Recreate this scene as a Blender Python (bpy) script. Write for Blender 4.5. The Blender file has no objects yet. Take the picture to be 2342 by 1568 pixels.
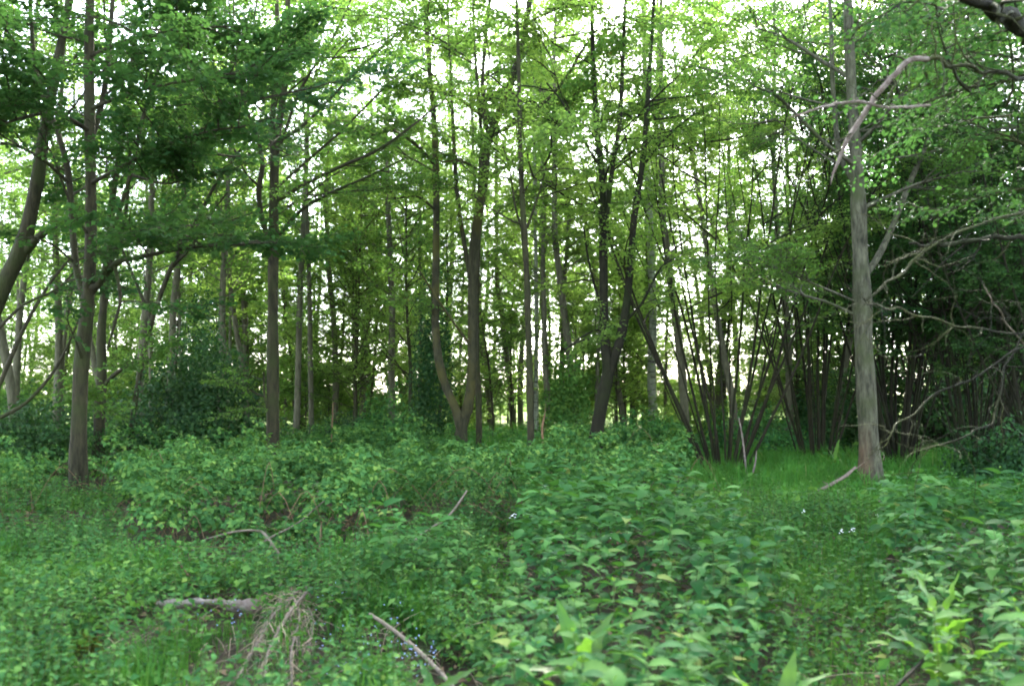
import bpy, math, random
import numpy as np

# ------------------------------------------------------------------ camera, sky, sun, exposure
SC = bpy.context.scene
COL = SC.collection
CAMH = 1.5
HALF = 1171.0
F = 2112.0                                   # focal length in units of a 2342-wide picture
PITCH = math.atan((900 - 784) / F)
cam_d = bpy.data.cameras.new('camera')
cam = bpy.data.objects.new('camera', cam_d); COL.objects.link(cam)
cam.location = (0, 0, CAMH)
cam.rotation_euler = (math.pi / 2 + PITCH, 0, 0)
cam_d.sensor_width = 36.0
cam_d.lens = 36.0 * F / (2 * HALF)
cam_d.clip_start = 0.05
cam_d.clip_end = 2000
cam_d.dof.use_dof = True
cam_d.dof.focus_distance = 14.0
cam_d.dof.aperture_fstop = 2.2
SC.camera = cam

SUN_EL = math.radians(34)
SUN_AZ = math.radians(14)                    # from straight ahead, towards the right
world = bpy.data.worlds.new('World'); SC.world = world
world.use_nodes = True
wn = world.node_tree.nodes; wl = world.node_tree.links
sky = wn.new('ShaderNodeTexSky'); sky.sky_type = 'NISHITA'; sky.sun_disc = False
sky.sun_elevation = SUN_EL; sky.sun_rotation = SUN_AZ
sky.air_density = 1.0; sky.dust_density = 0.8; sky.ozone_density = 1.0
veil = wn.new('ShaderNodeHueSaturation'); veil.inputs['Saturation'].default_value = 0.5      # thin white cloud
wl.new(sky.outputs['Color'], veil.inputs['Color']); wl.new(veil.outputs['Color'], wn['Background'].inputs['Color'])
wn['Background'].inputs['Strength'].default_value = 0.15
sun_d = bpy.data.lights.new('sun', 'SUN'); sun_d.energy = 3.8; sun_d.angle = math.radians(8)
sun_d.color = (1.0, 0.94, 0.8)
sun = bpy.data.objects.new('sun', sun_d); COL.objects.link(sun)
# lamp shines along its -Z; it stands ahead of the camera, to the right
sun.rotation_euler = (math.pi / 2 - SUN_EL, 0, math.pi - SUN_AZ)
SC.view_settings.view_transform = 'Standard'
SC.view_settings.look = 'None'
SC.view_settings.exposure = 3.85
SC.view_settings.gamma = 1.0
SC.view_settings.use_curve_mapping = False
SC.cycles.max_bounces = 5
SC.cycles.diffuse_bounces = 2
SC.cycles.use_adaptive_sampling = True
SC.cycles.adaptive_threshold = 0.03
SC.cycles.glossy_bounces = 2
SC.cycles.transmission_bounces = 4
SC.cycles.use_denoising = True
SC.cycles.filter_width = 1.9

# ------------------------------------------------------------------ helpers
def P(px, py, d):
    """world point seen at (px, py) of the 2342 x 1568 picture, d metres ahead"""
    u = (px - HALF) / F; v = (784 - py) / F
    cp, sp = math.cos(PITCH), math.sin(PITCH)
    y = cp - v * sp; z = sp + v * cp; s = d / y
    return np.array([u * s, d, CAMH + z * s])

def GX(px, d):
    return (px - HALF) / F * d

def nrm(a):
    return a / (np.linalg.norm(a, axis=-1, keepdims=True) + 1e-9)

class Wave:
    """cheap smooth 2-D noise, about -1..1"""
    def __init__(self, seed, scale, n=9):
        r = np.random.default_rng(seed)
        a = r.uniform(0, 2 * np.pi, n); k = scale * r.uniform(0.5, 2.2, n)
        self.kx, self.ky, self.ph = k * np.cos(a), k * np.sin(a), r.uniform(0, 6.28, n)
        self.w = 1.6 / n ** 0.5 / 1.4
    def __call__(self, x, y):
        x = np.asarray(x, float)[..., None]; y = np.asarray(y, float)[..., None]
        return np.sin(x * self.kx + y * self.ky + self.ph).sum(-1) * self.w / 1.2

class MB:
    def __init__(self):
        self.V = []; self.P = []; self.n = 0
    def add(self, V, *polys):
        for p in polys:
            self.P.append(np.asarray(p, np.int32) + self.n)
        self.V.append(np.asarray(V, np.float32).reshape(-1, 3)); self.n += len(self.V[-1])
    def mesh(self, name, mat, smooth=True):
        me = bpy.data.meshes.new(name)
        V = np.concatenate(self.V) if self.V else np.zeros((0, 3), np.float32)
        me.vertices.add(len(V)); me.vertices.foreach_set('co', V.ravel())
        li = np.concatenate([p.ravel() for p in self.P])
        sizes = np.concatenate([np.full(len(p), p.shape[1], np.int32) for p in self.P])
        starts = np.concatenate([[0], np.cumsum(sizes)[:-1]]).astype(np.int32)
        me.loops.add(len(li)); me.loops.foreach_set('vertex_index', li.astype(np.int32))
        me.polygons.add(len(sizes)); me.polygons.foreach_set('loop_start', starts)
        me.polygons.foreach_set('use_smooth', np.full(len(sizes), smooth))
        me.materials.append(mat)
        me.update(calc_edges=True)
        return me

def link(name, me, parent=None, loc=None):
    o = bpy.data.objects.new(name, me); COL.objects.link(o)
    if parent is not None: o.parent = parent
    if loc is not None: o.location = [float(v) for v in loc]
    return o

def tag(o, label=None, cat=None, group=None, kind=None):
    if label: o['label'] = label
    if cat: o['category'] = cat
    if group: o['group'] = group
    if kind: o['kind'] = kind
    return o

def empty(name, loc, label, cat, group=None):
    o = bpy.data.objects.new(name, None); COL.objects.link(o)
    o.location = [float(v) for v in loc]; o.empty_display_size = 0.2
    return tag(o, label, cat, group)

def copy_tree(src, loc, rz=0.0, sc=1.0, label=None, group=None, rx=0.0, ry=0.0):
    o = src.copy(); COL.objects.link(o)
    o.location = [float(v) for v in loc]; o.rotation_euler = (rx, ry, rz); o.scale = (sc, sc, sc)
    if label: o['label'] = label
    if group: o['group'] = group
    for ch in src.children:
        c = ch.copy(); COL.objects.link(c); c.parent = o
        for g in ch.children:
            e = g.copy(); COL.objects.link(e); e.parent = c
    return o

def smooth(pts, n):
    """Catmull-Rom through pts (k, m), n samples"""
    p = np.asarray(pts, float)
    if len(p) == 2:
        t = np.linspace(0, 1, n)[:, None]
        return p[0] * (1 - t) + p[1] * t
    q = np.vstack([2 * p[0] - p[1], p, 2 * p[-1] - p[-2]])
    s = np.linspace(0, len(p) - 1 - 1e-6, n); i = s.astype(int); t = (s - i)[:, None]
    a, b, c, d = q[i], q[i + 1], q[i + 2], q[i + 3]
    return 0.5 * (2 * b + (c - a) * t + (2 * a - 5 * b + 4 * c - d) * t ** 2 + (3 * b - a - 3 * c + d) * t ** 3)

def tube(mb, pts, rad, sides=7, rng=None, rough=0.0, cap=True):
    pts = np.asarray(pts, float); n = len(pts)
    rad = np.broadcast_to(np.asarray(rad, float), (n,))
    tan = nrm(np.gradient(pts, axis=0))
    ref = np.array([1., 0, 0]) if abs(tan[0, 0]) < 0.8 else np.array([0, 1., 0])
    U = np.zeros((n, 3)); u = ref
    for i in range(n):
        u = u - tan[i] * (u @ tan[i]); u = u / (np.linalg.norm(u) + 1e-9); U[i] = u
    W = np.cross(tan, U)
    a = np.linspace(0, 2 * np.pi, sides, endpoint=False)
    R = rad[:, None] * np.ones(sides)
    if rough and rng is not None:
        ph = rng.uniform(0, 6.28, 4)
        zz = np.arange(n)[:, None]
        R = R * (1 + rough * (0.5 * np.sin(3 * a + ph[0] + zz * 0.23) + 0.3 * np.sin(2 * a + ph[1] - zz * 0.4)
                              + 0.25 * np.sin(5 * a + ph[2] + zz * 0.9)) + rough * 0.35 * rng.normal(size=(n, sides)))
    V = pts[:, None] + R[..., None] * (np.cos(a)[None, :, None] * U[:, None] + np.sin(a)[None, :, None] * W[:, None])
    idx = np.arange(n * sides).reshape(n, sides)
    A, B = idx[:-1], idx[1:]
    quads = np.stack([A, np.roll(A, -1, 1), np.roll(B, -1, 1), B], -1).reshape(-1, 4)
    if cap:
        V2 = np.vstack([V.reshape(-1, 3), pts[-1] + tan[-1] * rad[-1] * 0.6])
        e = idx[-1]
        mb.add(V2, quads, np.stack([e, np.roll(e, -1), np.full(sides, n * sides)], -1))
    else:
        mb.add(V.reshape(-1, 3), quads)

LEAF5 = (np.array([[0, 0, 0], [.42, -.36, .07], [.5, 0, 0.0], [.42, .36, .07], [1, 0, -.12]]),
         np.array([[0, 1, 2], [1, 4, 2], [2, 4, 3], [0, 2, 3]]))
LEAF4 = (np.array([[0, 0, 0], [.45, -.38, .06], [1, 0, -.06], [.45, .38, .06]]), np.array([[0, 1, 2], [0, 2, 3]]))
def _lobed():
    # a five-lobed maple-like leaf, flat fan round the midrib
    r = [(0, .0), (.05, .30), (.28, .26), (.30, .52), (.55, .36), (.62, .40), (.70, .2), (1., 0)]
    V = [[.4, 0, 0]] + [[x, -y, .05 * y] for x, y in r] + [[x, y, .05 * y] for x, y in r[-2:0:-1]]
    n = len(V) - 1
    return np.array(V, float), np.array([[0, 1 + i, 1 + (i + 1) % n] for i in range(n)])
LOBED = _lobed()

def leaves(mb, pos, along, normal, size, tmpl=LEAF5, width=1.0):
    pos = np.asarray(pos); n = len(pos)
    if n == 0: return
    a = nrm(along); b = nrm(np.cross(normal, a)); c = np.cross(a, b)
    T, Fc = tmpl
    s = np.asarray(size).reshape(-1, 1, 1)
    V = pos[:, None] + s * (T[None, :, 0:1] * a[:, None] + width * T[None, :, 1:2] * b[:, None] + T[None, :, 2:3] * c[:, None])
    m = len(T)
    Fi = (Fc[None] + (np.arange(n) * m)[:, None, None]).reshape(-1, Fc.shape[1])
    mb.add(V.reshape(-1, 3), Fi)

# ------------------------------------------------------------------ materials
def new_mat(name):
    m = bpy.data.materials.new(name); m.use_nodes = True
    return m, m.node_tree.nodes, m.node_tree.links

def leaf_mat(name, cols, trans=(0.16, 0.30, 0.03), tw=0.38, rough=0.7, spec=0.04, hue=0.03):
    if not name.startswith(('petal', 'straw', 'litter', 'moss')):
        cols = [(p, tuple(v * .72 for v in c)) for p, c in cols]; trans = tuple(v * .84 for v in trans)
    m, N, L = new_mat(name)
    out = N['Material Output']; bs = N['Principled BSDF']
    geo = N.new('ShaderNodeNewGeometry'); ramp = N.new('ShaderNodeValToRGB')
    oi = N.new('ShaderNodeObjectInfo'); ad = N.new('ShaderNodeMath'); ad.operation = 'ADD'; fr = N.new('ShaderNodeMath'); fr.operation = 'FRACT'
    L.new(geo.outputs['Random Per Island'], ad.inputs[0]); L.new(oi.outputs['Random'], ad.inputs[1]); L.new(ad.outputs[0], fr.inputs[0]); L.new(fr.outputs[0], ramp.inputs['Fac'])
    e = ramp.color_ramp.elements
    for i, (p, c) in enumerate(cols):
        if i < 2: e[i].position = p; e[i].color = (*c, 1)
        else:
            x = e.new(p); x.color = (*c, 1)
    hs = N.new('ShaderNodeHueSaturation')
    mr = N.new('ShaderNodeMapRange'); mr.inputs['To Min'].default_value = 0.5 - hue * 0.4; mr.inputs['To Max'].default_value = 0.5 + hue * 0.8
    L.new(oi.outputs['Random'], mr.inputs['Value']); L.new(mr.outputs['Result'], hs.inputs['Hue'])
    tc = N.new('ShaderNodeTexCoord'); nz = N.new('ShaderNodeTexNoise'); nz.inputs['Scale'].default_value = 0.9
    L.new(tc.outputs['Object'], nz.inputs['Vector'])
    mv = N.new('ShaderNodeMapRange'); mv.inputs['From Min'].default_value = 0.3; mv.inputs['From Max'].default_value = 0.7
    mv.inputs['To Min'].default_value = 0.72; mv.inputs['To Max'].default_value = 1.3
    L.new(nz.outputs['Fac'], mv.inputs['Value']); L.new(mv.outputs['Result'], hs.inputs['Value'])
    L.new(ramp.outputs['Color'], hs.inputs['Color'])
    L.new(hs.outputs['Color'], bs.inputs['Base Color'])
    bs.inputs['Roughness'].default_value = rough; bs.inputs['Specular IOR Level'].default_value = spec
    tr = N.new('ShaderNodeBsdfTranslucent')
    mx = N.new('ShaderNodeMix'); mx.data_type = 'RGBA'; mx.blend_type = 'MIX'; mx.inputs['Factor'].default_value = 0.3
    mx.inputs['A'].default_value = (*trans, 1)
    L.new(hs.outputs['Color'], mx.inputs['B'])
    L.new(mx.outputs['Result'], tr.inputs['Color'])
    ms = N.new('ShaderNodeMixShader'); ms.inputs['Fac'].default_value = tw
    L.new(bs.outputs['BSDF'], ms.inputs[1]); L.new(tr.outputs['BSDF'], ms.inputs[2]); L.new(ms.outputs['Shader'], out.inputs['Surface'])
    return m

def bark_mat(name, c1, c2, c3=None, scale=6.0, bump=0.5, c3_amt=0.5, stretch=0.25, bands=None, patch=None):
    k_ = (.50, .58, .46) if 'bark' in name else (.72, .72, .70)
    c1, c2 = [tuple(v * q for v, q in zip(c, k_)) for c in (c1, c2)]; c3 = c3 and tuple(v * q for v, q in zip(c3, k_))
    m, N, L = new_mat(name)
    bs = N['Principled BSDF']; bs.inputs['Roughness'].default_value = 0.9; bs.inputs['Specular IOR Level'].default_value = 0.2
    tc = N.new('ShaderNodeTexCoord'); mp = N.new('ShaderNodeMapping')
    mp.inputs['Scale'].default_value = (1, 1, stretch)
    L.new(tc.outputs['Object'], mp.inputs['Vector'])
    n1 = N.new('ShaderNodeTexNoise'); n1.inputs['Scale'].default_value = scale * 2.5; n1.inputs['Detail'].default_value = 8; n1.inputs['Roughness'].default_value = 0.65
    L.new(mp.outputs['Vector'], n1.inputs['Vector'])
    r1 = N.new('ShaderNodeValToRGB'); r1.color_ramp.elements[0].position = 0.35; r1.color_ramp.elements[1].position = 0.66
    r1.color_ramp.elements[0].color = (*c1, 1); r1.color_ramp.elements[1].color = (*c2, 1)
    L.new(n1.outputs['Fac'], r1.inputs['Fac'])
    col = r1.outputs['Color']
    if c3 is not None:
        n2 = N.new('ShaderNodeTexNoise'); n2.inputs['Scale'].default_value = 1.7; n2.inputs['Detail'].default_value = 5
        L.new(tc.outputs['Object'], n2.inputs['Vector'])
        r2 = N.new('ShaderNodeValToRGB'); r2.color_ramp.elements[0].position = 0.62 - c3_amt * 0.28; r2.color_ramp.elements[1].position = 0.72 - c3_amt * 0.18
        L.new(n2.outputs['Fac'], r2.inputs['Fac'])
        mx = N.new('ShaderNodeMix'); mx.data_type = 'RGBA'
        L.new(r2.outputs['Color'], mx.inputs['Factor']); L.new(col, mx.inputs['A']); mx.inputs['B'].default_value = (*c3, 1)
        col = mx.outputs['Result']
    if bands is not None:
        mb_ = N.new('ShaderNodeMapping'); mb_.inputs['Scale'].default_value = (2.0, 2.0, 9.0)
        L.new(tc.outputs['Object'], mb_.inputs['Vector'])
        n3 = N.new('ShaderNodeTexNoise'); n3.inputs['Scale'].default_value = 1.6; n3.inputs['Detail'].default_value = 6; n3.inputs['Roughness'].default_value = 0.7
        L.new(mb_.outputs['Vector'], n3.inputs['Vector'])
        r3 = N.new('ShaderNodeValToRGB'); r3.color_ramp.elements[0].position = 0.54; r3.color_ramp.elements[1].position = 0.62
        L.new(n3.outputs['Fac'], r3.inputs['Fac'])
        mx = N.new('ShaderNodeMix'); mx.data_type = 'RGBA'
        L.new(r3.outputs['Color'], mx.inputs['Factor']); L.new(col, mx.inputs['A']); mx.inputs['B'].default_value = (*bands, 1)
        col = mx.outputs['Result']
    if patch is not None:                    # bare reddish wood low on one side of the trunk
        sx = N.new('ShaderNodeSeparateXYZ'); L.new(tc.outputs['Object'], sx.inputs['Vector'])
        n4 = N.new('ShaderNodeTexNoise'); n4.inputs['Scale'].default_value = 5.0; n4.inputs['Detail'].default_value = 6
        L.new(tc.outputs['Object'], n4.inputs['Vector'])
        mz = N.new('ShaderNodeMapRange'); mz.inputs['From Min'].default_value = 1.1; mz.inputs['From Max'].default_value = 0.5
        L.new(sx.outputs['Z'], mz.inputs['Value'])
        mxx = N.new('ShaderNodeMapRange'); mxx.inputs['From Min'].default_value = 0.0; mxx.inputs['From Max'].default_value = -0.1
        L.new(sx.outputs['X'], mxx.inputs['Value'])
        mu = N.new('ShaderNodeMath'); mu.operation = 'MULTIPLY'; L.new(mz.outputs['Result'], mu.inputs[0]); L.new(mxx.outputs['Result'], mu.inputs[1])
        ad = N.new('ShaderNodeMath'); ad.operation = 'MULTIPLY_ADD'; L.new(n4.outputs['Fac'], ad.inputs[0]); ad.inputs[1].default_value = 1.6; ad.inputs[2].default_value = -0.35
        m3 = N.new('ShaderNodeMath'); m3.operation = 'MULTIPLY'; m3.use_clamp = True; L.new(mu.outputs[0], m3.inputs[0]); L.new(ad.outputs[0], m3.inputs[1])
        mx = N.new('ShaderNodeMix'); mx.data_type = 'RGBA'; L.new(m3.outputs[0], mx.inputs['Factor']); L.new(col, mx.inputs['A']); mx.inputs['B'].default_value = (*patch, 1)
        col = mx.outputs['Result']
    L.new(col, bs.inputs['Base Color'])
    bp = N.new('ShaderNodeBump'); bp.inputs['Strength'].default_value = bump; bp.inputs['Distance'].default_value = 0.04
    L.new(n1.outputs['Fac'], bp.inputs['Height']); L.new(bp.outputs['Normal'], bs.inputs['Normal'])
    return m

M = {}
M['leaf_dark'] = leaf_mat('leaf_dark', [(0, (.022, .062, .024)), (1, (.052, .118, .030)), (.5, (.034, .086, .025))], trans=(.09, .22, .04), tw=0.34)  # darker leaf copy; shade on the side crowns is put into the colour
M['leaf_mid'] = leaf_mat('leaf_mid', [(0, (.038, .094, .026)), (1, (.090, .160, .036)), (.5, (.058, .125, .030))], trans=(.17, .35, .05), tw=0.46)
M['leaf_maple'] = leaf_mat('leaf_maple', [(0, (.040, .096, .026)), (.985, (.094, .160, .036)), (.5, (.060, .125, .030)), (1, (.20, .11, .025))], trans=(.17, .34, .05), tw=0.46)
M['leaf_light'] = leaf_mat('leaf_light', [(0, (.054, .124, .030)), (1, (.122, .208, .042)), (.5, (.080, .162, .035))], trans=(.31, .52, .08), tw=0.55)  # lighter leaf copy; sunlit look of the central crowns put into the colour
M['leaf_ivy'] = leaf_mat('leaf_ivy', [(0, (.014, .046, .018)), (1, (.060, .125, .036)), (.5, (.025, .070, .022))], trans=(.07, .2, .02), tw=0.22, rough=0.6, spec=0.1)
M['leaf_bramble'] = leaf_mat('leaf_bramble', [(0, (.022, .078, .028)), (1, (.165, .275, .058)), (.45, (.046, .142, .042)), (.82, (.088, .212, .050))], trans=(.13, .32, .03), tw=0.2, spec=0.02)
M['leaf_herb'] = leaf_mat('leaf_herb', [(0, (.036, .105, .026)), (1, (.130, .230, .045)), (.5, (.064, .160, .036))], trans=(.15, .34, .03), tw=0.22, spec=.02)
M['leaf_weed'] = leaf_mat('leaf_weed', [(0, (.022, .080, .030)), (1, (.120, .235, .056)), (.5, (.050, .148, .043))], trans=(.12, .32, .04), tw=0.2, spec=0.02)
M['leaf_nettle'] = leaf_mat('leaf_nettle', [(0, (.016, .064, .020)), (.965, (.086, .200, .048)), (.5, (.042, .128, .034)), (1, (.18, .20, .05))], trans=(.14, .38, .04), tw=0.2, spec=0.03, hue=0.03)
M['leaf_young'] = leaf_mat('leaf_young', [(0, (.075, .185, .032)), (1, (.12, .25, .04))], trans=(.22, .45, .04), tw=0.35, rough=0.55)
M['leaf_dock'] = leaf_mat('leaf_dock', [(0, (.050, .140, .028)), (1, (.085, .190, .034)), (.5, (.065, .165, .030))], trans=(.20, .42, .03), tw=0.42, rough=0.5, spec=0.25)
M['grass'] = leaf_mat('grass', [(0, (.030, .112, .022)), (.96, (.080, .205, .034)), (.5, (.050, .158, .028)), (1, (.24, .20, .10))], trans=(.14, .34, .03), tw=0.35)
M['stem_green'] = leaf_mat('stem_green', [(0, (.07, .12, .04)), (1, (.10, .13, .05))], tw=0.1)
M['straw'] = leaf_mat('straw', [(0, (.14, .11, .075)), (1, (.32, .26, .19)), (.5, (.23, .18, .13))], trans=(.3, .22, .12), tw=0.1, rough=0.8, hue=0.01)
M['litter'] = leaf_mat('litter', [(0, (.075, .050, .030)), (1, (.19, .14, .085)), (.5, (.12, .085, .050))], trans=(.2, .12, .05), tw=0.1, rough=0.8, hue=0.01)
M['petal_blue'] = leaf_mat('petal_blue', [(0, (.22, .28, .50)), (1, (.34, .40, .62))], trans=(.2, .3, .7), tw=0.2, hue=0.01)
M['petal_white'] = leaf_mat('petal_white', [(0, (.72, .72, .75)), (1, (.85, .85, .85))], trans=(.8, .8, .8), tw=0.2, hue=0.0)
M['bark'] = bark_mat('bark', (.022, .018, .012), (.078, .062, .040), (.050, .054, .022), c3_amt=0.5, bump=.9)
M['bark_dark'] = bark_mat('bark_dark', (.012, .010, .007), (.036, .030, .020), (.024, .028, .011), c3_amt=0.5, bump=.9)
M['bark_ochre'] = bark_mat('bark_ochre', (.030, .026, .017), (.082, .069, .045), (.090, .074, .026), c3_amt=0.5, bump=.9)
M['bark_grey'] = bark_mat('bark_grey', (.034, .030, .025), (.175, .152, .128), (.075, .080, .042), c3_amt=0.4, bump=1.0, patch=(.105, .058, .036))
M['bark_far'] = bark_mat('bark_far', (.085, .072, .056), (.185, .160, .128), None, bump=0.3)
M['bark_birch'] = bark_mat('bark_birch', (.26, .25, .23), (.46, .44, .42), (.20, .20, .13), c3_amt=0.3, bands=(.04, .036, .032), bump=0.3)
M['log_birch'] = bark_mat('log_birch', (.20, .17, .15), (.42, .38, .36), (.15, .12, .085), c3_amt=0.55, bands=(.06, .045, .035), bump=0.6, scale=14, stretch=1)
M['bark_hazel'] = bark_mat('bark_hazel', (.012, .010, .006), (.040, .031, .019), (.025, .028, .010), c3_amt=0.5, scale=9)
M['lichen'] = bark_mat('lichen', (.020, .023, .008), (.066, .076, .025), (.012, .012, .007), c3_amt=0.55, scale=12, stretch=1)  # lichen green, its colour darkened for the shade along the right edge
M['deadwood'] = bark_mat('deadwood', (.100, .080, .062), (.24, .20, .165), (.13, .11, .08), c3_amt=0.3, scale=10, stretch=1)
M['deadpink'] = bark_mat('deadpink', (.110, .082, .070), (.26, .225, .205), (.12, .085, .068), c3_amt=0.4, scale=9, stretch=1)
M['cane'] = bark_mat('cane', (.11, .065, .035), (.23, .15, .085), None, scale=10, stretch=1)

def ground_mat():
    m, N, L = new_mat('earth')
    bs = N['Principled BSDF']; bs.inputs['Roughness'].default_value = 1.0; bs.inputs['Specular IOR Level'].default_value = 0.1
    tc = N.new('ShaderNodeTexCoord')
    n1 = N.new('ShaderNodeTexNoise'); n1.inputs['Scale'].default_value = 2.2; n1.inputs['Detail'].default_value = 10; n1.inputs['Roughness'].default_value = 0.7
    n2 = N.new('ShaderNodeTexNoise'); n2.inputs['Scale'].default_value = 28; n2.inputs['Detail'].default_value = 6
    L.new(tc.outputs['Object'], n1.inputs['Vector']); L.new(tc.outputs['Object'], n2.inputs['Vector'])
    r = N.new('ShaderNodeValToRGB'); e = r.color_ramp.elements
    e[0].position = .32; e[0].color = (.030, .024, .015, 1); e[1].position = .7; e[1].color = (.040, .075, .022, 1)
    x = e.new(.5); x.color = (.052, .045, .026, 1)
    L.new(n1.outputs['Fac'], r.inputs['Fac'])
    mx = N.new('ShaderNodeMix'); mx.data_type = 'RGBA'; mx.blend_type = 'MULTIPLY'; mx.inputs['Factor'].default_value = 0.7
    L.new(r.outputs['Color'], mx.inputs['A']); L.new(n2.outputs['Color'], mx.inputs['B'])
    # the open field beyond the wood is plain grass
    sx = N.new('ShaderNodeSeparateXYZ'); L.new(tc.outputs['Object'], sx.inputs['Vector'])
    mr = N.new('ShaderNodeMapRange'); mr.inputs['From Min'].default_value = 20; mr.inputs['From Max'].default_value = 60
    L.new(sx.outputs['Y'], mr.inputs['Value'])
    m2 = N.new('ShaderNodeMix'); m2.data_type = 'RGBA'; L.new(mr.outputs['Result'], m2.inputs['Factor'])
    L.new(mx.outputs['Result'], m2.inputs['A']); m2.inputs['B'].default_value = (.11, .17, .035, 1)
    L.new(m2.outputs['Result'], bs.inputs['Base Color'])
    bp = N.new('ShaderNodeBump'); bp.inputs['Strength'].default_value = 0.8; bp.inputs['Distance'].default_value = 0.05
    L.new(n2.outputs['Fac'], bp.inputs['Height']); L.new(bp.outputs['Normal'], bs.inputs['Normal'])
    return m
M['earth'] = ground_mat()

# ------------------------------------------------------------------ ground
hump = Wave(5, 0.55); hump2 = Wave(6, 2.4)
def gz(x, y):
    x = np.asarray(x, float); y = np.asarray(y, float)
    f = np.clip((70 - y) / 30, 0, 1)
    return (0.06 * hump(x, y) + 0.018 * hump2(x, y)) * f
def build_ground():
    xs = np.concatenate([np.linspace(-900, -45, 14), np.linspace(-40, 40, 260), np.linspace(45, 900, 14)])
    ys = np.concatenate([np.linspace(-60, -3, 10), np.linspace(-2, 60, 260), np.linspace(62, 1500, 26)])
    X, Y = np.meshgrid(xs, ys); Z = gz(X, Y)
    V = np.stack([X, Y, Z], -1).reshape(-1, 3); nx = len(xs)
    i = np.arange(len(V)).reshape(len(ys), nx)
    mb = MB(); mb.add(V, np.stack([i[:-1, :-1], i[:-1, 1:], i[1:, 1:], i[1:, :-1]], -1).reshape(-1, 4))
    tag(link('ground', mb.mesh('ground', M['earth'])), 'dark leafy woodland floor with bare earth and grass', kind='structure')
build_ground()

# ------------------------------------------------------------------ growing trees
UP = np.array([0., 0, 1.])
NLEAF = {}
def grow(rng, start, dirv, length, up=0.15, wob=0.12, n=6):
    """a wandering shoot: n points"""
    p = np.array(start, float); d = nrm(np.array(dirv, float)); out = [p]
    for _ in range(n - 1):
        d = nrm(d + rng.normal(0, wob, 3) + UP * up / n * 2)
        p = p + d * length / (n - 1); out.append(p)
    return np.array(out)

class Foliage:
    """collects leaf positions, then makes one mesh"""
    def __init__(self, rng): self.rng = rng; self.pos = []; self.al = []; self.no = []; self.sz = []
    def along(self, pts, spacing, size, t0=0.1, flat=0.55, droop=0.25):
        rng = self.rng
        pts = np.asarray(pts); seg = np.linalg.norm(np.diff(pts, axis=0), axis=1); L = seg.sum()
        n = max(2, int(L * (1 - t0) / spacing))
        s = (t0 + (1 - t0) * (np.arange(n) + rng.uniform(0, 1, n)) / n) * L
        cum = np.concatenate([[0], np.cumsum(seg)]); i = np.clip(np.searchsorted(cum, s) - 1, 0, len(seg) - 1)
        f = ((s - cum[i]) / (seg[i] + 1e-9))[:, None]
        pos = pts[i] * (1 - f) + pts[i + 1] * f
        d = nrm(pts[i + 1] - pts[i])
        side = nrm(np.cross(d, UP) + 1e-6) * np.where(np.arange(n) % 2, 1, -1)[:, None]
        al = nrm(d * rng.uniform(.2, .9, (n, 1)) + side * rng.uniform(.5, 1.1, (n, 1)) + rng.normal(0, .25, (n, 3)) - UP * droop)
        no = nrm(UP + rng.normal(0, flat, (n, 3)))
        self.pos.append(pos + al * size * rng.uniform(.1, .5, (n, 1))); self.al.append(al); self.no.append(no)
        self.sz.append(size * rng.uniform(.6, 1.25, n))
    def count(self): return sum(len(p) for p in self.pos)
    def mesh(self, name, mat, tmpl=LEAF5, width=1.0):
        mb = MB()
        leaves(mb, np.concatenate(self.pos), np.concatenate(self.al), np.concatenate(self.no), np.concatenate(self.sz), tmpl, width)
        return mb.mesh(name, mat, smooth=False)

BOUGH = {}
def bough_mesh(cls, var, leafm, bark, leaf, tmpl, flat):
    """a leafy bough along +x, shared by every tree that wants the same leaves and bark"""
    key = (cls, var, leafm, bark, leaf, len(tmpl[0]), flat)
    if key in BOUGH: return BOUGH[key]
    rng = np.random.default_rng(900 + 17 * cls + var)
    L, nt, tl = ((.8, 9, .34), (1.4, 14, .5), (2.2, 20, .66))[cls]
    wood = MB(); fol = Foliage(rng)
    pts = grow(rng, (0, 0, 0), (1, rng.normal(0, .1), .12), L, up=.08, wob=.12, n=9)
    tube(wood, pts, np.linspace(.006 + .006 * L, .003, 9), 5, cap=False)
    for k in range(nt):
        t = .16 + .84 * (k + rng.uniform()) / nt; q = t * 8; i = min(int(q), 7); p = pts[i] + (pts[i + 1] - pts[i]) * (q - i)
        d = nrm(pts[i + 1] - pts[i]); sd = (1 if k % 2 else -1) * nrm(np.cross(d, UP))
        dv = d * rng.uniform(.5, 1.) + sd * rng.uniform(.6, 1.1); dv[2] += rng.normal(.0, .2)
        tw = grow(rng, p, dv, tl * rng.uniform(.6, 1.25) * (1.15 - .5 * t), up=-.05, wob=.13, n=5)
        tube(wood, tw[[0, 2, 4]], np.array([.004, .003, .0015]), 3, cap=False)
        fol.along(tw, .036, leaf, flat=flat, t0=.05)
        for j in range(2):
            a = tw[1 + j]; d2 = nrm(tw[2 + j] - a); s2 = (1 if (j + k) % 2 else -1) * nrm(np.cross(d2, UP))
            st = grow(rng, a, d2 + s2 * .9 + [0, 0, rng.normal(0, .15)], tl * rng.uniform(.35, .6), up=-.08, wob=.12, n=3)
            tube(wood, st[[0, 2]], np.array([.002, .001]), 3, cap=False)
            fol.along(st, .034, leaf, flat=flat, t0=.05)
    fol.along(pts[5:], .04, leaf, flat=flat)
    nw = sum(len(p) for p in wood.P)
    leaves(wood, np.concatenate(fol.pos), np.concatenate(fol.al), np.concatenate(fol.no), np.concatenate(fol.sz), tmpl)
    me = wood.mesh('bough', M[bark], smooth=False); me.materials.append(M[leafm])
    mi = np.zeros(len(me.polygons), np.int32); mi[nw:] = 1
    me.polygons.foreach_set('material_index', mi)
    BOUGH[key] = me; NLEAF['bough'] = NLEAF.get('bough', 0) + fol.count()
    return me
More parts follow.
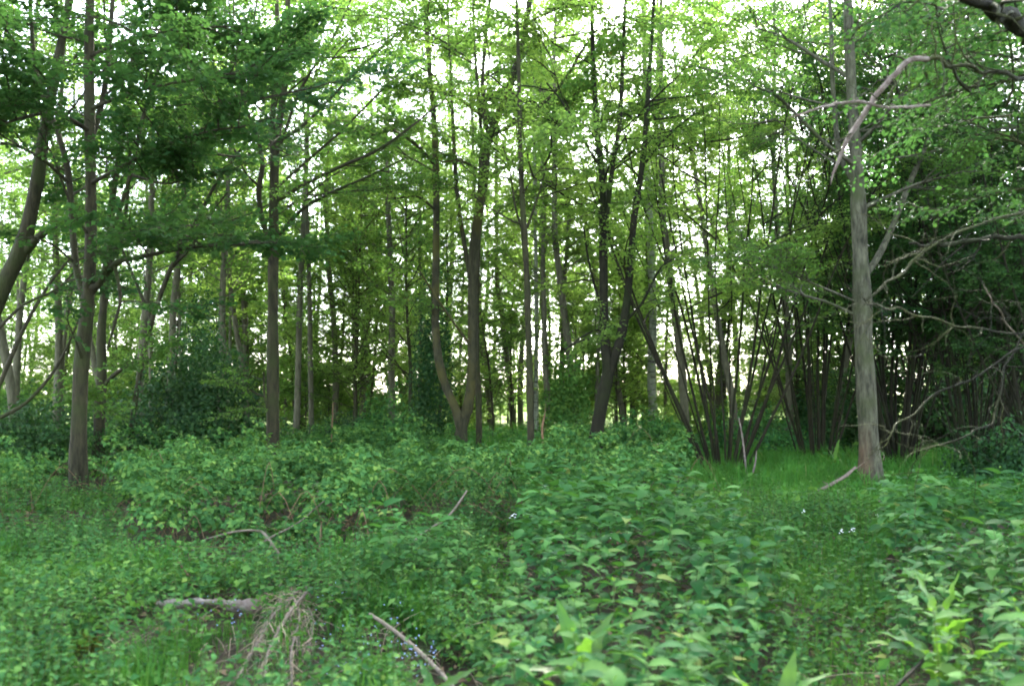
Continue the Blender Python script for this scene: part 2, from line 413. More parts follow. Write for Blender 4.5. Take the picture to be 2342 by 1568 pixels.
def put_bough(rng, root, p, az, el, cls, leafm, bark, leaf, tmpl, flat, sc=None):
    o = link('bough', bough_mesh(cls, int(rng.integers(0, 3)), leafm, bark, leaf, tmpl, flat), root, p)
    o.rotation_euler = (rng.normal(0, .25), -el, az)
    k = sc or rng.uniform(.85, 1.2); o.scale = (k, k, k)
    return o

def dress(rng, mb, fol, pts, r0, leaf, ntw, tl, spacing, t0=0.3, flat=0.55, tip=True, lift=0.12):
    """twigs with leaves along a branch"""
    pts = np.asarray(pts); n = len(pts)
    for k in range(ntw):
        t = t0 + (1 - t0) * (k + rng.uniform()) / ntw
        s = t * (n - 1); i = min(int(s), n - 2); p = pts[i] + (pts[i + 1] - pts[i]) * (s - i)
        d = nrm(pts[i + 1] - pts[i])
        a = nrm(np.cross(d, UP) + rng.normal(0, .3, 3)) * rng.choice([-1, 1])
        dv = d * rng.uniform(.3, .9) + a * rng.uniform(.5, 1.2); dv[2] = dv[2] * 0.45 + rng.normal(lift, .22)
        tw = grow(rng, p, dv, tl * rng.uniform(.5, 1.3) * (1.15 - .5 * t), up=-.05, wob=.14, n=5)
        tube(mb, tw[[0, 2, 4]], np.linspace(max(.0045, r0 * .35), .002, 3), 3, cap=False)
        fol.along(tw, spacing, leaf, flat=flat)
    if tip: fol.along(pts[int(n * .6):], spacing * 1.5, leaf, flat=flat)

def make_tree(name, label, d, trunk, stems=(), limbs=(), bark='bark', leafm='leaf_mid', leaf=.075, seed=1, zmin=3.0,
              nb=26, bl=2.2, ntw=11, tl=.8, spacing=.05, el=(.15, .75), tmpl=LEAF5, cat='tree', group=None, root_flare=1.35,
              limb_tw=14, sides=14, rough=.06, limb_t0=.3, flat=.5, nper=3):
    """trunk/stems/limbs: lists of (px, py, half-width in px[, depth offset])"""
    rng = np.random.default_rng(seed)
    def world(pl):
        q = []
        for p in pl:
            dd = d + (p[3] if len(p) > 3 else 0)
            w = P(p[0], p[1], dd); q.append([*w, .86 * p[2] * dd / F])
        return np.array(q)
    tw = world(trunk)
    base = np.array([tw[0, 0], tw[0, 1], float(gz(tw[0, 0], tw[0, 1]))])
    root = empty(name, base, label, cat, group)
    holder = []
    def part(pname, W, n, sd, flare=False):
        S = smooth(W, n); S[:, 3] = np.maximum(S[:, 3], .004)
        if flare:
            h = S[:, 2] - base[2]
            S[:, 3] *= 1 + (root_flare - 1) * np.exp(-np.clip(h, 0, 9) / .22)
        zz = np.arange(n); S[:, 3] *= 1 + .05 * np.sin(zz * rng.uniform(.7, 1.1) + rng.uniform(0, 6)) + .07 * np.maximum(0, rng.normal(0, .6, n) - .5)
        mb = MB(); tube(mb, S[:, :3] - base, S[:, 3], sd, rng, rough)
        holder.append(link(pname, mb.mesh(name + '_' + pname, M[bark]), root))
        return S
    # run the trunk into the ground
    if tw[0, 2] > base[2] - .1: tw = np.vstack([[tw[0, 0], tw[0, 1], base[2] - .15, tw[0, 3] * 1.05], tw])
    lines = [part('trunk', tw, 46, sides, True)]
    for s in stems: lines.append(part('stem', world(s), 34, max(8, sides - 3)))
    for l in limbs:
        nl = limb_tw
        if isinstance(l, tuple): nl, l = l
        S = part('limb', world(l), 22, 7); n = len(S)
        for k in range(nl):
            i = int(n * (limb_t0 + (1 - limb_t0) * (k + rng.uniform()) / nl)); i = min(i, n - 2)
            dv = S[i + 1, :3] - S[i, :3]; a0 = math.atan2(dv[1], dv[0])
            put_bough(rng, holder[-1], S[i, :3] - base, a0 + rng.choice([-1, 1]) * rng.uniform(.2, 1.3), rng.uniform(-.15, .45), int(rng.integers(0, 2)), leafm, bark, leaf, tmpl, flat)
    tot = sum((x[:, 2] > zmin).sum() for x in lines) + 1e-6
    cnt = limb_tw * len(limbs)
    for S in lines:
        ok = np.where(S[:, 2] > zmin)[0]
        if len(ok) < 2: continue
        k = max(3, int(nb * len(ok) / tot)); cnt += k
        az = rng.uniform(0, 6.28)
        for j in range(k):
            i = ok[int(len(ok) * (j + rng.uniform()) / k)]
            az += 2.4 + rng.uniform(-.5, .5)
            # a bare stick of branch, then boughs at its end and along it
            e = rng.uniform(*el); L = bl * rng.uniform(.4, 1.1)
            br = grow(rng, S[i, :3] - base, (math.cos(az) * math.cos(e), math.sin(az) * math.cos(e), math.sin(e)), L, up=.1, wob=.08, n=7)
            mb = MB(); tube(mb, br, np.linspace(min(S[i, 3] * .5, .008 + .008 * L), .006, 7), 5, cap=False)
            bo = link('branch', mb.mesh(name + '_branch', M[bark]), root)
            for q in range(nper):
                t = (.35 + .65 * (q + 1) / nper) * 6; m = min(int(t), 5)
                put_bough(rng, bo, br[m] + (br[m + 1] - br[m]) * (t - m), az + (0 if q == nper - 1 else rng.choice([-1, 1]) * rng.uniform(.4, 1.1)), rng.uniform(-.1, .5), (2 if q == nper - 1 else 1), leafm, bark, leaf, tmpl, flat)
                cnt += 1
    return root, cnt

def T(*a, **k):
    r, n = make_tree(*a, **k); NLEAF[a[0]] = NLEAF.get(a[0], 0) + n
    return r

# left tree; shade on its layered crown is put into the leaf colour
T('broadleaf_tree', 'dark leaved tree at left with layered crown and trunk forking low down', 13.4,
  [(180, 1120, 23), (180, 1000, 21), (186, 850, 19), (200, 690, 17), (207, 560, 15), (207, 400, 14), (204, 200, 13), (206, 0, 12), (214, -300, 9), (205, -560, 4)],
  stems=[[(198, 690, 9), (176, 620, 9, .1), (166, 520, 8, .15), (155, 390, 8, .2), (128, 290, 7, .3), (85, 180, 6, .3), (68, 0, 5, .4), (60, -150, 3, .4)],
         [(204, 660, 9), (232, 640, 8, -.2), (262, 520, 6, -.4), (298, 400, 5, -.4), (322, 290, 5, -.5), (352, 190, 4, -.6), (395, 60, 4, -.7), (420, -80, 3, -.7)],
         [(206, 330, 8), (236, 220, 8, .3), (250, 100, 7, .4), (262, -60, 5, .5), (280, -300, 3, .5)]],
  limbs=[[(210, 670, 8), (262, 605, 8, -.2), (310, 590, 6, -.4), (400, 572, 5, -.7), (480, 562, 4, -1.), (560, 560, 3, -1.2)],
         (1, [(262, 605, 5, -.2), (275, 680, 4, -.4), (262, 740, 4, -.5), (245, 800, 2, -.6)]),
         [(207, 420, 6), (280, 380, 5, -.6), (380, 330, 4, -1.2), (480, 300, 3, -1.6), (560, 290, 2, -1.8)],
         [(207, 300, 6), (130, 260, 5, -.7), (50, 270, 4, -1.3), (-30, 300, 2, -1.6)],
         [(207, 250, 6), (290, 215, 5, -.5), (400, 190, 4, -1.), (520, 170, 3, -1.4), (600, 175, 2, -1.6)],
         [(205, 130, 6), (300, 90, 5, -.4), (420, 70, 4, -.6), (520, 60, 2, -.7)],
         (6, [(160, 420, 5, .2), (90, 360, 4, -.4), (20, 330, 3, -.9), (-50, 340, 2, -1.2)]),
         (1, [(170, 600, 4, .1), (120, 560, 3, -.2), (70, 540, 2, -.5)]),
         (1, [(190, 830, 5, 0), (180, 800, 4, -.2), (170, 770, 2, -.3)]),
         [(300, 400, 4, -.4), (380, 420, 3, -.8), (450, 400, 2, -1.1)]],
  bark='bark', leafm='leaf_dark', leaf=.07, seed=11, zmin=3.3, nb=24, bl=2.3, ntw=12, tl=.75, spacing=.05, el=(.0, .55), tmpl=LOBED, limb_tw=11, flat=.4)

# second tree
T('broadleaf_tree', 'straight trunked tree with long branches sweeping up to the right', 17.0,
  [(624, 1030, 18), (624, 920, 16), (624, 800, 15), (624, 650, 14), (626, 500, 13), (628, 380, 12), (636, 300, 10), (650, 200, 9), (656, 60, 8), (664, -150, 6), (670, -360, 3)],
  stems=[[(628, 370, 9), (622, 300, 8, .2), (630, 180, 7, .3), (634, 60, 6, .4), (628, -150, 4, .5)],
         [(618, 560, 8), (600, 500, 7, -.1), (592, 440, 7, -.2), (600, 370, 6, -.2), (585, 300, 5, -.3), (560, 240, 4, -.3), (535, 120, 3, -.3), (520, -30, 2, -.3)]],
  limbs=[[(632, 545, 5), (690, 480, 5, -.5), (760, 440, 4, -.8), (850, 400, 3, -1.2), (930, 360, 2, -1.4)],
         [(632, 460, 6), (690, 425, 5, -.3), (770, 385, 5, -.6), (860, 345, 4, -.9), (940, 290, 3, -1.2), (1000, 240, 2, -1.3)],
         [(632, 430, 4), (700, 370, 4, .4), (780, 300, 3, .7), (860, 220, 3, 1.), (930, 150, 2, 1.2)],
         [(640, 320, 6), (690, 290, 5, .1), (760, 220, 4, .3), (850, 130, 4, .5), (920, 70, 3, .6), (1000, 20, 2, .7)],
         [(642, 330, 4), (690, 200, 4, -.3), (760, 90, 3, -.5), (820, -40, 2, -.6)],
         [(600, 430, 4, -.2), (565, 400, 3, -.4), (535, 340, 3, -.5), (510, 300, 2, -.6)],
         [(624, 960, 4), (606, 910, 3, -.1), (603, 850, 2, -.1)]],
  bark='bark', leafm='leaf_mid', leaf=.058, seed=12, zmin=4.6, nb=18, bl=2.2, ntw=10, tl=.8, spacing=.055, el=(.3, .95), limb_tw=3)

# the double-stemmed maple in the middle
T('maple_tree', 'twin stemmed maple in the centre with stems parting just above the ground', 18.5,
  [(1054, 1010, 17), (1058, 970, 15), (1072, 920, 14), (1080, 850, 13.5), (1081, 740, 13), (1081, 620, 12.5), (1090, 520, 13), (1106, 420, 12), (1118, 320, 11), (1160, 210, 9), (1192, 110, 8), (1212, 0, 7), (1232, -160, 5), (1250, -340, 3)],
  stems=[[(1056, 985, 14), (1040, 930, 12, -.1), (1018, 880, 11, -.1), (1003, 820, 11, -.1), (996, 740, 11), (997, 620, 10), (998, 450, 9, .1), (994, 300, 8, .1), (982, 150, 7, .2), (972, 0, 6, .2), (960, -250, 3, .2)],
         [(1076, 640, 7), (1062, 560, 6, .1), (1045, 440, 6, .2), (1037, 300, 5, .2), (1030, 150, 4, .3), (1020, -60, 3, .3)],
         [(1120, 320, 7), (1106, 250, 6, .1), (1105, 150, 5, .2), (1120, 0, 4, .2), (1130, -150, 2, .2)]],
  limbs=[[(1128, 310, 6), (1180, 280, 5, -.2), (1250, 230, 4.5, -.4), (1300, 170, 4, -.5), (1335, 110, 3, -.6), (1400, 20, 2, -.7)],
         [(1250, 240, 4, -.4), (1300, 225, 3, -.6), (1345, 200, 2, -.8)],
         [(1076, 790, 4), (1040, 740, 3.5, -.2), (1005, 690, 3, -.3), (960, 620, 2, -.4)],
         [(997, 380, 5, .1), (950, 330, 4, -.2), (900, 300, 3, -.5), (850, 310, 2, -.8)],
         [(996, 480, 4, .1), (955, 450, 3, -.3), (900, 455, 2, -.7)],
         [(1130, 290, 5), (1070, 240, 4, -.4), (1010, 210, 3, -.8), (960, 200, 2, -1.)],
         [(1110, 400, 4), (1060, 370, 3, -.6), (1010, 370, 2, -1.)]],
  bark='bark_ochre', leafm='leaf_maple', leaf=.066, seed=13, zmin=5.0, nb=18, bl=2.1, ntw=10, tl=.75, spacing=.06, el=(.1, .8), tmpl=LOBED, limb_tw=3)
T('broadleaf_tree', 'thin dark tree just behind the twin stemmed maple', 19.6,
  [(1096, 1015, 9), (1094, 900, 8), (1089, 760, 7.5), (1092, 600, 7), (1097, 430, 6), (1100, 300, 5), (1085, 100, 4), (1080, -100, 2)],
  bark='bark', leafm='leaf_mid', leaf=.066, seed=14, zmin=6, nb=7, bl=1.8, ntw=10, tl=.7, spacing=.06, limb_tw=8, sides=9)
T('broadleaf_tree', 'slim straight knobbly trunk standing alone right of the twin stemmed maple', 16.5,
  [(1214, 1035, 10), (1212, 900, 9), (1208, 760, 8.5), (1205, 640, 8.5), (1197, 500, 8), (1192, 400, 7), (1189, 300, 6), (1186, 150, 5), (1180, -50, 4), (1176, -260, 2)],
  limbs=[[(1207, 560, 4), (1180, 480, 3, .2), (1168, 400, 2.5, .3), (1150, 330, 2, .4)],
         [(1206, 520, 4), (1230, 450, 3, .3), (1250, 380, 2, .4)]],
  bark='bark', leafm='leaf_light', leaf=.064, seed=15, zmin=4.2, nb=8, bl=1.5, ntw=9, tl=.6, spacing=.06, limb_tw=5, sides=9, rough=.12)
T('broadleaf_tree', 'dark Y shaped tree forking at chest height right of centre', 17.5,
  [(1362, 1030, 19), (1366, 980, 18), (1380, 900, 17), (1390, 850, 16), (1384, 790, 12.5), (1381, 690, 12), (1380, 560, 11), (1378, 420, 9), (1366, 300, 8), (1358, 170, 6), (1352, 0, 5), (1345, -200, 3)],
  stems=[[(1391, 860, 11.5), (1408, 810, 12, -.05), (1428, 730, 11.5, -.1), (1441, 620, 10, -.1), (1450, 500, 9, -.1), (1466, 400, 8), (1478, 290, 7), (1486, 150, 6), (1496, 0, 5), (1500, -200, 3)],
         [(1381, 560, 7), (1392, 450, 7, -.1), (1404, 360, 6, -.2), (1417, 280, 6, -.2), (1424, 150, 5, -.2), (1430, 0, 4, -.2), (1434, -150, 2, -.2)]],
  limbs=[[(1436, 730, 4, -.1), (1470, 690, 3.5, -.3), (1500, 630, 3, -.4), (1530, 590, 2, -.5)],
         [(1384, 720, 4), (1362, 660, 3.5, .1), (1345, 590, 3, .2), (1335, 520, 2, .3)],
         [(1384, 400, 4), (1340, 330, 3.5, -.3), (1290, 240, 3, -.6), (1250, 190, 2, -.8)],
         [(1470, 380, 4), (1510, 330, 3.5, -.2), (1550, 290, 3, -.4), (1590, 260, 2, -.5)],
         [(1430, 740, 3, -.1), (1350, 760, 2.5, -.5), (1290, 800, 2, -.9)]],
  bark='bark_dark', leafm='leaf_light', leaf=.062, seed=16, zmin=4.5, nb=18, bl=1.9, ntw=10, tl=.7, spacing=.055, el=(.1, .8), limb_tw=2)
T('broadleaf_tree', 'pale grey trunk at right with reddish patch at its base', 14.6,
  [(1992, 1125, 30), (1990, 1060, 27.5), (1984, 940, 25), (1976, 800, 24), (1972, 690, 24), (1966, 560, 20), (1962, 440, 19), (1956, 330, 15), (1948, 220, 14), (1942, 80, 13), (1936, -120, 10), (1928, -400, 5)],
  stems=[[(1966, 440, 8), (1940, 395, 7, .2), (1918, 340, 7, .3), (1905, 200, 6, .4), (1900, 50, 5, .5), (1890, -150, 3, .6)],
         [(1970, 640, 10), (2006, 590, 9, .3), (2040, 520, 8, .6), (2080, 420, 7, .9), (2130, 300, 6, 1.2), (2170, 150, 4, 1.4), (2200, 0, 3, 1.5)]],
  limbs=[[(1958, 690, 3.5), (1900, 665, 3, -.2), (1840, 640, 2.5, -.4), (1770, 610, 2, -.6)],
         [(1958, 720, 4), (1890, 690, 3.5, .2), (1820, 670, 3, .4), (1740, 640, 2, .6)],
         [(1958, 380, 6), (1890, 330, 5, -.3), (1830, 270, 4.5, -.5), (1770, 215, 4, -.7), (1710, 195, 2, -.9)],
         [(1960, 330, 6), (2010, 280, 5, -.3), (2060, 220, 4, -.5), (2120, 180, 2, -.7)],
         [(1964, 480, 6), (2030, 450, 5, -.1), (2100, 420, 4, -.3), (2180, 400, 2, -.5)],
         [(1946, 180, 6), (1880, 140, 5, .2), (1800, 90, 4, .4), (1720, 60, 2, .5)],
         [(1944, 100, 6), (2020, 60, 5, .2), (2110, 40, 4, .4), (2200, 60, 2, .5)]],
  bark='bark_grey', leafm='leaf_mid', leaf=.056, seed=17, zmin=5., nb=20, bl=2.1, ntw=11, tl=.75, spacing=.05, el=(0, .7), limb_tw=7, sides=18, rough=.04, limb_t0=.5)

# left-hand background pieces that can be told apart
T('leaning_tree', 'thick leaning trunk cutting across the left edge', 15.5,
  [(-110, 900, 24), (-50, 780, 23), (5, 660, 22), (48, 570, 20), (74, 470, 18), (90, 380, 16), (110, 250, 14), (140, 100, 11), (170, -60, 9), (210, -300, 4)],
  limbs=[[(58, 575, 12), (90, 540, 10, -.2), (125, 515, 8, -.3), (165, 505, 4, -.4)]],
  bark='bark', leafm='leaf_mid', leaf=.08, seed=18, zmin=5.5, nb=6, bl=2, ntw=10, tl=.8, spacing=.06, limb_tw=4)
T('broadleaf_tree', 'dark knobbly trunk half hidden behind the left layered tree', 17.5,
  [(226, 1000, 15), (228, 930, 14), (233, 860, 13), (232, 760, 11), (238, 680, 10), (246, 560, 9), (262, 420, 8), (290, 250, 6), (310, 50, 4), (330, -150, 2)],
  stems=[[(240, 700, 7), (255, 600, 6, .2), (285, 500, 5, .4), (296, 380, 4, .5), (300, 250, 3, .6)]],
  limbs=[[(238, 880, 6), (270, 850, 5.5, -.2), (310, 828, 5, -.4), (350, 822, 3, -.6)],
         [(230, 890, 5), (205, 905, 4, -.3), (185, 925, 2, -.5)]],
  bark='bark', leafm='leaf_mid', leaf=.08, seed=19, zmin=5, nb=5, bl=1.8, ntw=9, tl=.7, spacing=.06, limb_tw=3, limb_t0=.85)
T('broadleaf_tree', 'fallen over branchy tree leaning to the right behind the left trunks', 19.0,
  [(300, 990, 7), (330, 800, 6.5), (380, 640, 6), (440, 520, 5), (500, 410, 4), (560, 330, 3), (600, 280, 2)],
  limbs=[[(395, 610, 5), (440, 560, 4), (475, 500, 3), (520, 440, 2)], [(350, 740, 5), (300, 620, 4, .4), (270, 540, 3, .5), (250, 420, 2, .6)]],
  bark='bark', leafm='leaf_mid', leaf=.07, seed=20, zmin=4.5, nb=4, bl=1.6, ntw=8, tl=.7, spacing=.07, limb_tw=3)
T('dead_tree', 'low bare limb arching out of the dark shrubs at far left', 13.6,
  [(-60, 985, 5), (0, 955, 5), (60, 920, 4.5), (115, 860, 4), (150, 800, 3.5), (180, 730, 2.5), (200, 680, 1.5)],
  limbs=[[(-10, 900, 6), (60, 740, 5, .3), (120, 640, 4, .6), (180, 570, 2, .8)], [(-30, 780, 5, .2), (50, 700, 4, .4), (130, 660, 3, .5), (190, 600, 2, .6)]],
  bark='bark', leafm='leaf_dark', leaf=.07, seed=21, zmin=9, nb=1, bl=1, ntw=4, tl=.5, spacing=.08, limb_tw=2)

# ------------------------------------------------------------------ birches
def birch(px, base, top, w, d, seed, label, lean=0):
    pts = [(px - lean * .3, base, w), (px, base - 90, w * .93), (px - lean * .2, base - 250, w * .85), (px + lean, 300, w * .65), (px + lean * 1.5, 0, w * .5), (px + lean * 2, -250, w * .2)]
    T('birch_tree', label, d, pts, bark='bark_birch', leafm='leaf_light', leaf=.06, seed=seed, zmin=4, nb=11, bl=2.2, ntw=9, tl=.9, spacing=.09, sides=10, tmpl=LEAF4, rough=.04)
birch(1490, 940, 300, 12, 28, 31, 'white birch trunk between the Y shaped tree and the hazel clump', -12)
birch(1226, 985, 500, 6.5, 27, 32, 'white birch trunk right behind the slim knobbly trunk', -4)

# ------------------------------------------------------------------ hazel coppices
def coppice(label, px, d, nst, spread, height, r, seed, leafm='leaf_mid', nb=5, z0=1.8, leaf=.062, name='hazel_coppice', lean=(0, 0), bark='bark_hazel', spacing=.055, group=None, tl=.6, fan=False):
    rng = np.random.default_rng(seed)
    base = np.array([GX(px, d), d, float(gz(GX(px, d), d))])
    root = empty(name, base, label, 'hazel', group)
    for k in range(nst):
        az = 2 * np.pi * (k + rng.uniform(-.4, .4)) / nst * 2.618
        le = spread * math.sqrt(rng.uniform(.02, 1)); H = height * rng.uniform(.65, 1.15)
        rb = rng.uniform(.05, .34)
        if fan:                              # stems spread evenly from side to side of a tight stool
            s_ = -1 + 2 * (k + rng.uniform(.2, .8)) / nst
            le = spread * abs(s_) ** .85; az = (0 if s_ > 0 else math.pi) + rng.normal(0, .45); rb = .30 * abs(s_) + rng.uniform(0, .08); H = height * rng.uniform(.85, 1.1)
        b = np.array([math.cos(az) * rb, math.sin(az) * rb * .8, -.1])
        dv = np.array([math.cos(az) * math.sin(le) + lean[0], math.sin(az) * math.sin(le) + lean[1], math.cos(le)])
        pts = grow(rng, b, dv, H, up=(.22 if fan else rng.uniform(-.1, .3)), wob=.04, n=12)
        rr = r * rng.choice([.55, .75, 1.0, 1.2]) * rng.uniform(.85, 1.15)
        S = smooth(pts, 22)
        mb = MB(); tube(mb, S, np.linspace(rr, .006, 22) ** 1.0, 7, rng, .07)
        so = link('stem', mb.mesh('hazel_stem', M[bark]), root)
        ok = np.where(S[:, 2] > z0)[0]
        for j in range(nb):
            if len(ok) < 2: break
            i = ok[int(len(ok) * (j + rng.uniform()) / nb)]
            put_bough(rng, so, S[i], rng.uniform(0, 6.28), rng.uniform(0, .8), int(rng.choice([0, 0, 1, 1, 2])), leafm, bark, leaf, LEAF5, .5)
        put_bough(rng, so, S[-1], az, .9, 1, leafm, bark, leaf, LEAF5, .5)
coppice('multi stemmed hazel clump fanning out in the grass right of centre', 1650, 18.0, 22, .50, 8.6, .030, 41, leafm='leaf_light', nb=3, z0=2.6, fan=True)
coppice('hazel clump with leaning stems behind the pale grey trunk, on its left', 1865, 20.3, 17, .34, 8.6, .032, 42, nb=3, z0=2.6, fan=True)
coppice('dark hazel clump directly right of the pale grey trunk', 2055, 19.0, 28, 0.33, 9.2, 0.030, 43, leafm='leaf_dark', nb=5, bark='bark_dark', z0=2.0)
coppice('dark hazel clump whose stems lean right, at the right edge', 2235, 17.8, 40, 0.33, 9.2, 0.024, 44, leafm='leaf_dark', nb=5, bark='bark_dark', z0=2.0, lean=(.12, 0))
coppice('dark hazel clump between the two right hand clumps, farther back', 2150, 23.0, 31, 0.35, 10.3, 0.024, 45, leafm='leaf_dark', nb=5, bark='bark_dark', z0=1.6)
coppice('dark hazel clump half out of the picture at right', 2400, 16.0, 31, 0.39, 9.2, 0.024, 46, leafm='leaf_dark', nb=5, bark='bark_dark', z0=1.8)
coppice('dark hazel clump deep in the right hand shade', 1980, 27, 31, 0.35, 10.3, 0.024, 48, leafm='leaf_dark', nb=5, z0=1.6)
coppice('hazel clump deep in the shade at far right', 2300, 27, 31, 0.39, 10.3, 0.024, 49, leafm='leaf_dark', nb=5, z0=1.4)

# ------------------------------------------------------------------ generic background trees, shared meshes
def generic(seed, H, r, zc, bl, nb, leafm, bark, leaf=.092, spacing=.038, ntw=17, tl=.9, el=(.1, .9), wobble=.035):
    rng = np.random.default_rng(seed)
    tr = grow(rng, (0, 0, -.15), (rng.normal(0, .05), rng.normal(0, .05), 1), H, up=.5, wob=wobble, n=16)
    S = smooth(tr, 34)
    mb = MB(); tube(mb, S, r * (1 - np.linspace(0, 1, 34) ** 1.3 * .92), 8, rng, .05)
    twm = MB(); fol = Foliage(rng)
    ok = np.where(S[:, 2] > zc)[0]
    for j in range(nb):
        i = ok[int(len(ok) * (j + rng.uniform()) / nb)]
        az = j * 2.4 + rng.uniform(-.6, .6); e = rng.uniform(*el); L = bl * rng.uniform(.5, 1.2) * (1.15 - .6 * S[i, 2] / H)
        br = grow(rng, S[i], (math.cos(az) * math.cos(e), math.sin(az) * math.cos(e), math.sin(e)), L, up=.12, wob=.1, n=8)
        tube(twm, br, np.linspace(min(r * .4, .007 + .007 * L), .004, 8), 4, cap=False)
        dress(rng, twm, fol, br, .01, leaf, ntw, tl, spacing, t0=.2, flat=.6)
    NLEAF['generic'] = NLEAF.get('generic', 0) + fol.count()
    return mb.mesh('trunk', M[bark]), twm.mesh('twigs', M[bark]), fol.mesh('crown', M[leafm], LEAF4)
GEN = {
    'tall': [generic(61, 15, .11, 4.2, 2.7, 36, 'leaf_mid', 'bark_far'), generic(62, 16, .12, 5, 2.9, 36, 'leaf_light', 'bark_far'),
             generic(63, 14, .10, 3.2, 2.5, 36, 'leaf_light', 'bark_far')],
    'pole': [generic(64, 13, .07, 5, 1.5, 22, 'leaf_mid', 'bark_far', wobble=.02), generic(65, 12, .06, 3.5, 1.4, 22, 'leaf_light', 'bark_far', wobble=.02)],
    'understory': [generic(71, 8, .05, 1.3, 2.3, 40, 'leaf_mid', 'bark', leaf=.075, tl=.8), generic(72, 9, .06, 1.6, 2.5, 42, 'leaf_light', 'bark', leaf=.075, tl=.8), generic(73, 7, .05, .9, 2.0, 38, 'leaf_mid', 'bark_dark', leaf=.075, tl=.75)],
    'bush': [generic(74, 2.2, .03, .15, 1.2, 24, 'leaf_light', 'bark', leaf=.085, tl=.5, el=(.0, .8)), generic(75, 1.6, .03, .1, 1.2, 22, 'leaf_mid', 'bark', leaf=.085, tl=.5, el=(.0, .8))],
    'sapling': [generic(66, 5.5, .035, .9, 1.5, 26, 'leaf_light', 'bark', leaf=.085, spacing=.04, tl=.6), generic(67, 6.5, .04, 1.2, 1.7, 28, 'leaf_mid', 'bark', leaf=.085, spacing=.04, tl=.6),
                generic(68, 4.0, .03, .5, 1.3, 24, 'leaf_light', 'bark', leaf=.085, spacing=.04, tl=.55)],
}
def stand(name, kind, i, x, y, rz, sc, label, group, cat='tree'):
    tr, tw, cr = GEN[kind][i % len(GEN[kind])]
    root = empty(name, (x, y, float(gz(x, y))), label, cat, group)
    root.rotation_euler[2] = rz; root.scale = (sc, sc, sc)
    link('trunk', tr, root); link('twigs', tw, root)['kind'] = 'stuff'; link('crown', cr, root)['kind'] = 'stuff'
    return root
rngB = np.random.default_rng(77)
rngR = np.random.default_rng(88)
def zone(px):
    return 'left' if px < 560 else ('centre' if px < 1560 else 'right')
def scatter(kind, name, n, d0, d1, p0, p1, what, mind):
    placed = []
    tries = 0
    while len(placed) < n and tries < 4000:
        tries += 1
        d = d0 + (d1 - d0) * rngB.uniform() ** .8; px = rngB.uniform(p0, p1)
        x = GX(px, d)
        if any((x - a) ** 2 + (d - b) ** 2 < mind ** 2 for a, b in placed): continue
        placed.append((x, d))
        z = zone(px)
        g = {'left': 'behind the trunks on the left', 'centre': 'in the distance behind the central trees', 'right': 'behind the hazels on the right'}[z]
        stand(name, kind, int(rngB.integers(0, 9)), x, d, rngB.uniform(0, 6.28), rngB.uniform(.82, 1.15), f'{what} {g}', f'{what} {g}')
scatter('tall', 'background_tree', 50, 27, 62, -150, 2500, 'tall leafy background tree', 2.6)
scatter('pole', 'pole_tree', 46, 23, 55, -100, 1560, 'slender pole trunked tree', 1.6)
scatter('understory', 'understory_tree', 36, 23.5, 48, 560, 2480, 'bushy understory tree', 1.9)
scatter('understory', 'understory_tree', 12, 27, 48, -100, 560, 'bushy understory tree', 2.2)
scatter('sapling', 'sapling', 112, 24, 56, -100, 2450, 'low leafy sapling', 1.5)

scatter('bush', 'bush', 90, 26, 62, -120, 2000, 'low green bush', 1.3)
for k, (px, d) in enumerate(((1570, 24.5), (1690, 24), (1800, 26), (1640, 29), (1900, 25), (2020, 27))):
    t_ = 'tall leafy background tree behind the hazels on the right'
    stand('background_tree', 'tall', k + 1, GX(px, d), d, k * 1.1, 1.0, t_, t_)
for k, (px, d) in enumerate(((1320, 26), (1430, 28), (900, 25), (1130, 29), (1260, 25.5), (760, 27), (830, 30))):
    t_ = 'tall leafy background tree in the distance behind the central trees'
    stand('background_tree', 'tall', k + 1, GX(px, d), d, k * 1.7, .95, t_, t_)
for k in range(8):
    px, d = 640 + 1400 * (k + rngR.uniform(.1, .9)) / 8, rngR.uniform(34, 46)
    g_ = {'left': 'behind the trunks on the left', 'centre': 'in the distance behind the central trees', 'right': 'behind the hazels on the right'}[zone(px)]
    t_ = 'tall leafy background tree ' + g_
    stand('background_tree', 'tall', (1, 2)[k % 2], GX(px, d), d, k * 2.1, rngR.uniform(1.15, 1.35), t_, t_)
for px, d in ((812, 25.5), (845, 29)):
    t_ = 'bushy understory tree in the distance behind the central trees'
    stand('understory_tree', 'understory', 1, GX(px, d), d, px, .9, t_, t_)
for k in range(46):  # unseen trees added round the glade to block light from the low sky
    if k < 30: x, y = -21 + 42 * (k + rngR.uniform(-.3, .3)) / 29, -5.5 - 8 * rngR.uniform() - (2 if k % 2 else 0)
    else: x, y = (1 if k % 2 else -1) * rngR.uniform(11, 17), rngR.uniform(-4, 9)
    t_ = 'unseen tree added behind or beside the viewpoint to block low sky light'
    stand('unseen_glade_tree', ('tall', 'understory', 'sapling')[k % 3] if k < 30 else ('tall', 'understory')[k % 2], k, x, y, k * 1.9, rngR.uniform(.9, 1.15), t_, t_)
for k, (px, d) in enumerate(((40, 22.5), (250, 23.5), (335, 21.5), (500, 23), (570, 26), (150, 27))):
    t_ = 'tall leafy background tree behind the trunks on the left'
    stand('background_tree', 'tall', (0, 2, 0)[k % 3], GX(px, d), d, k * 2.3, .9, t_, t_)
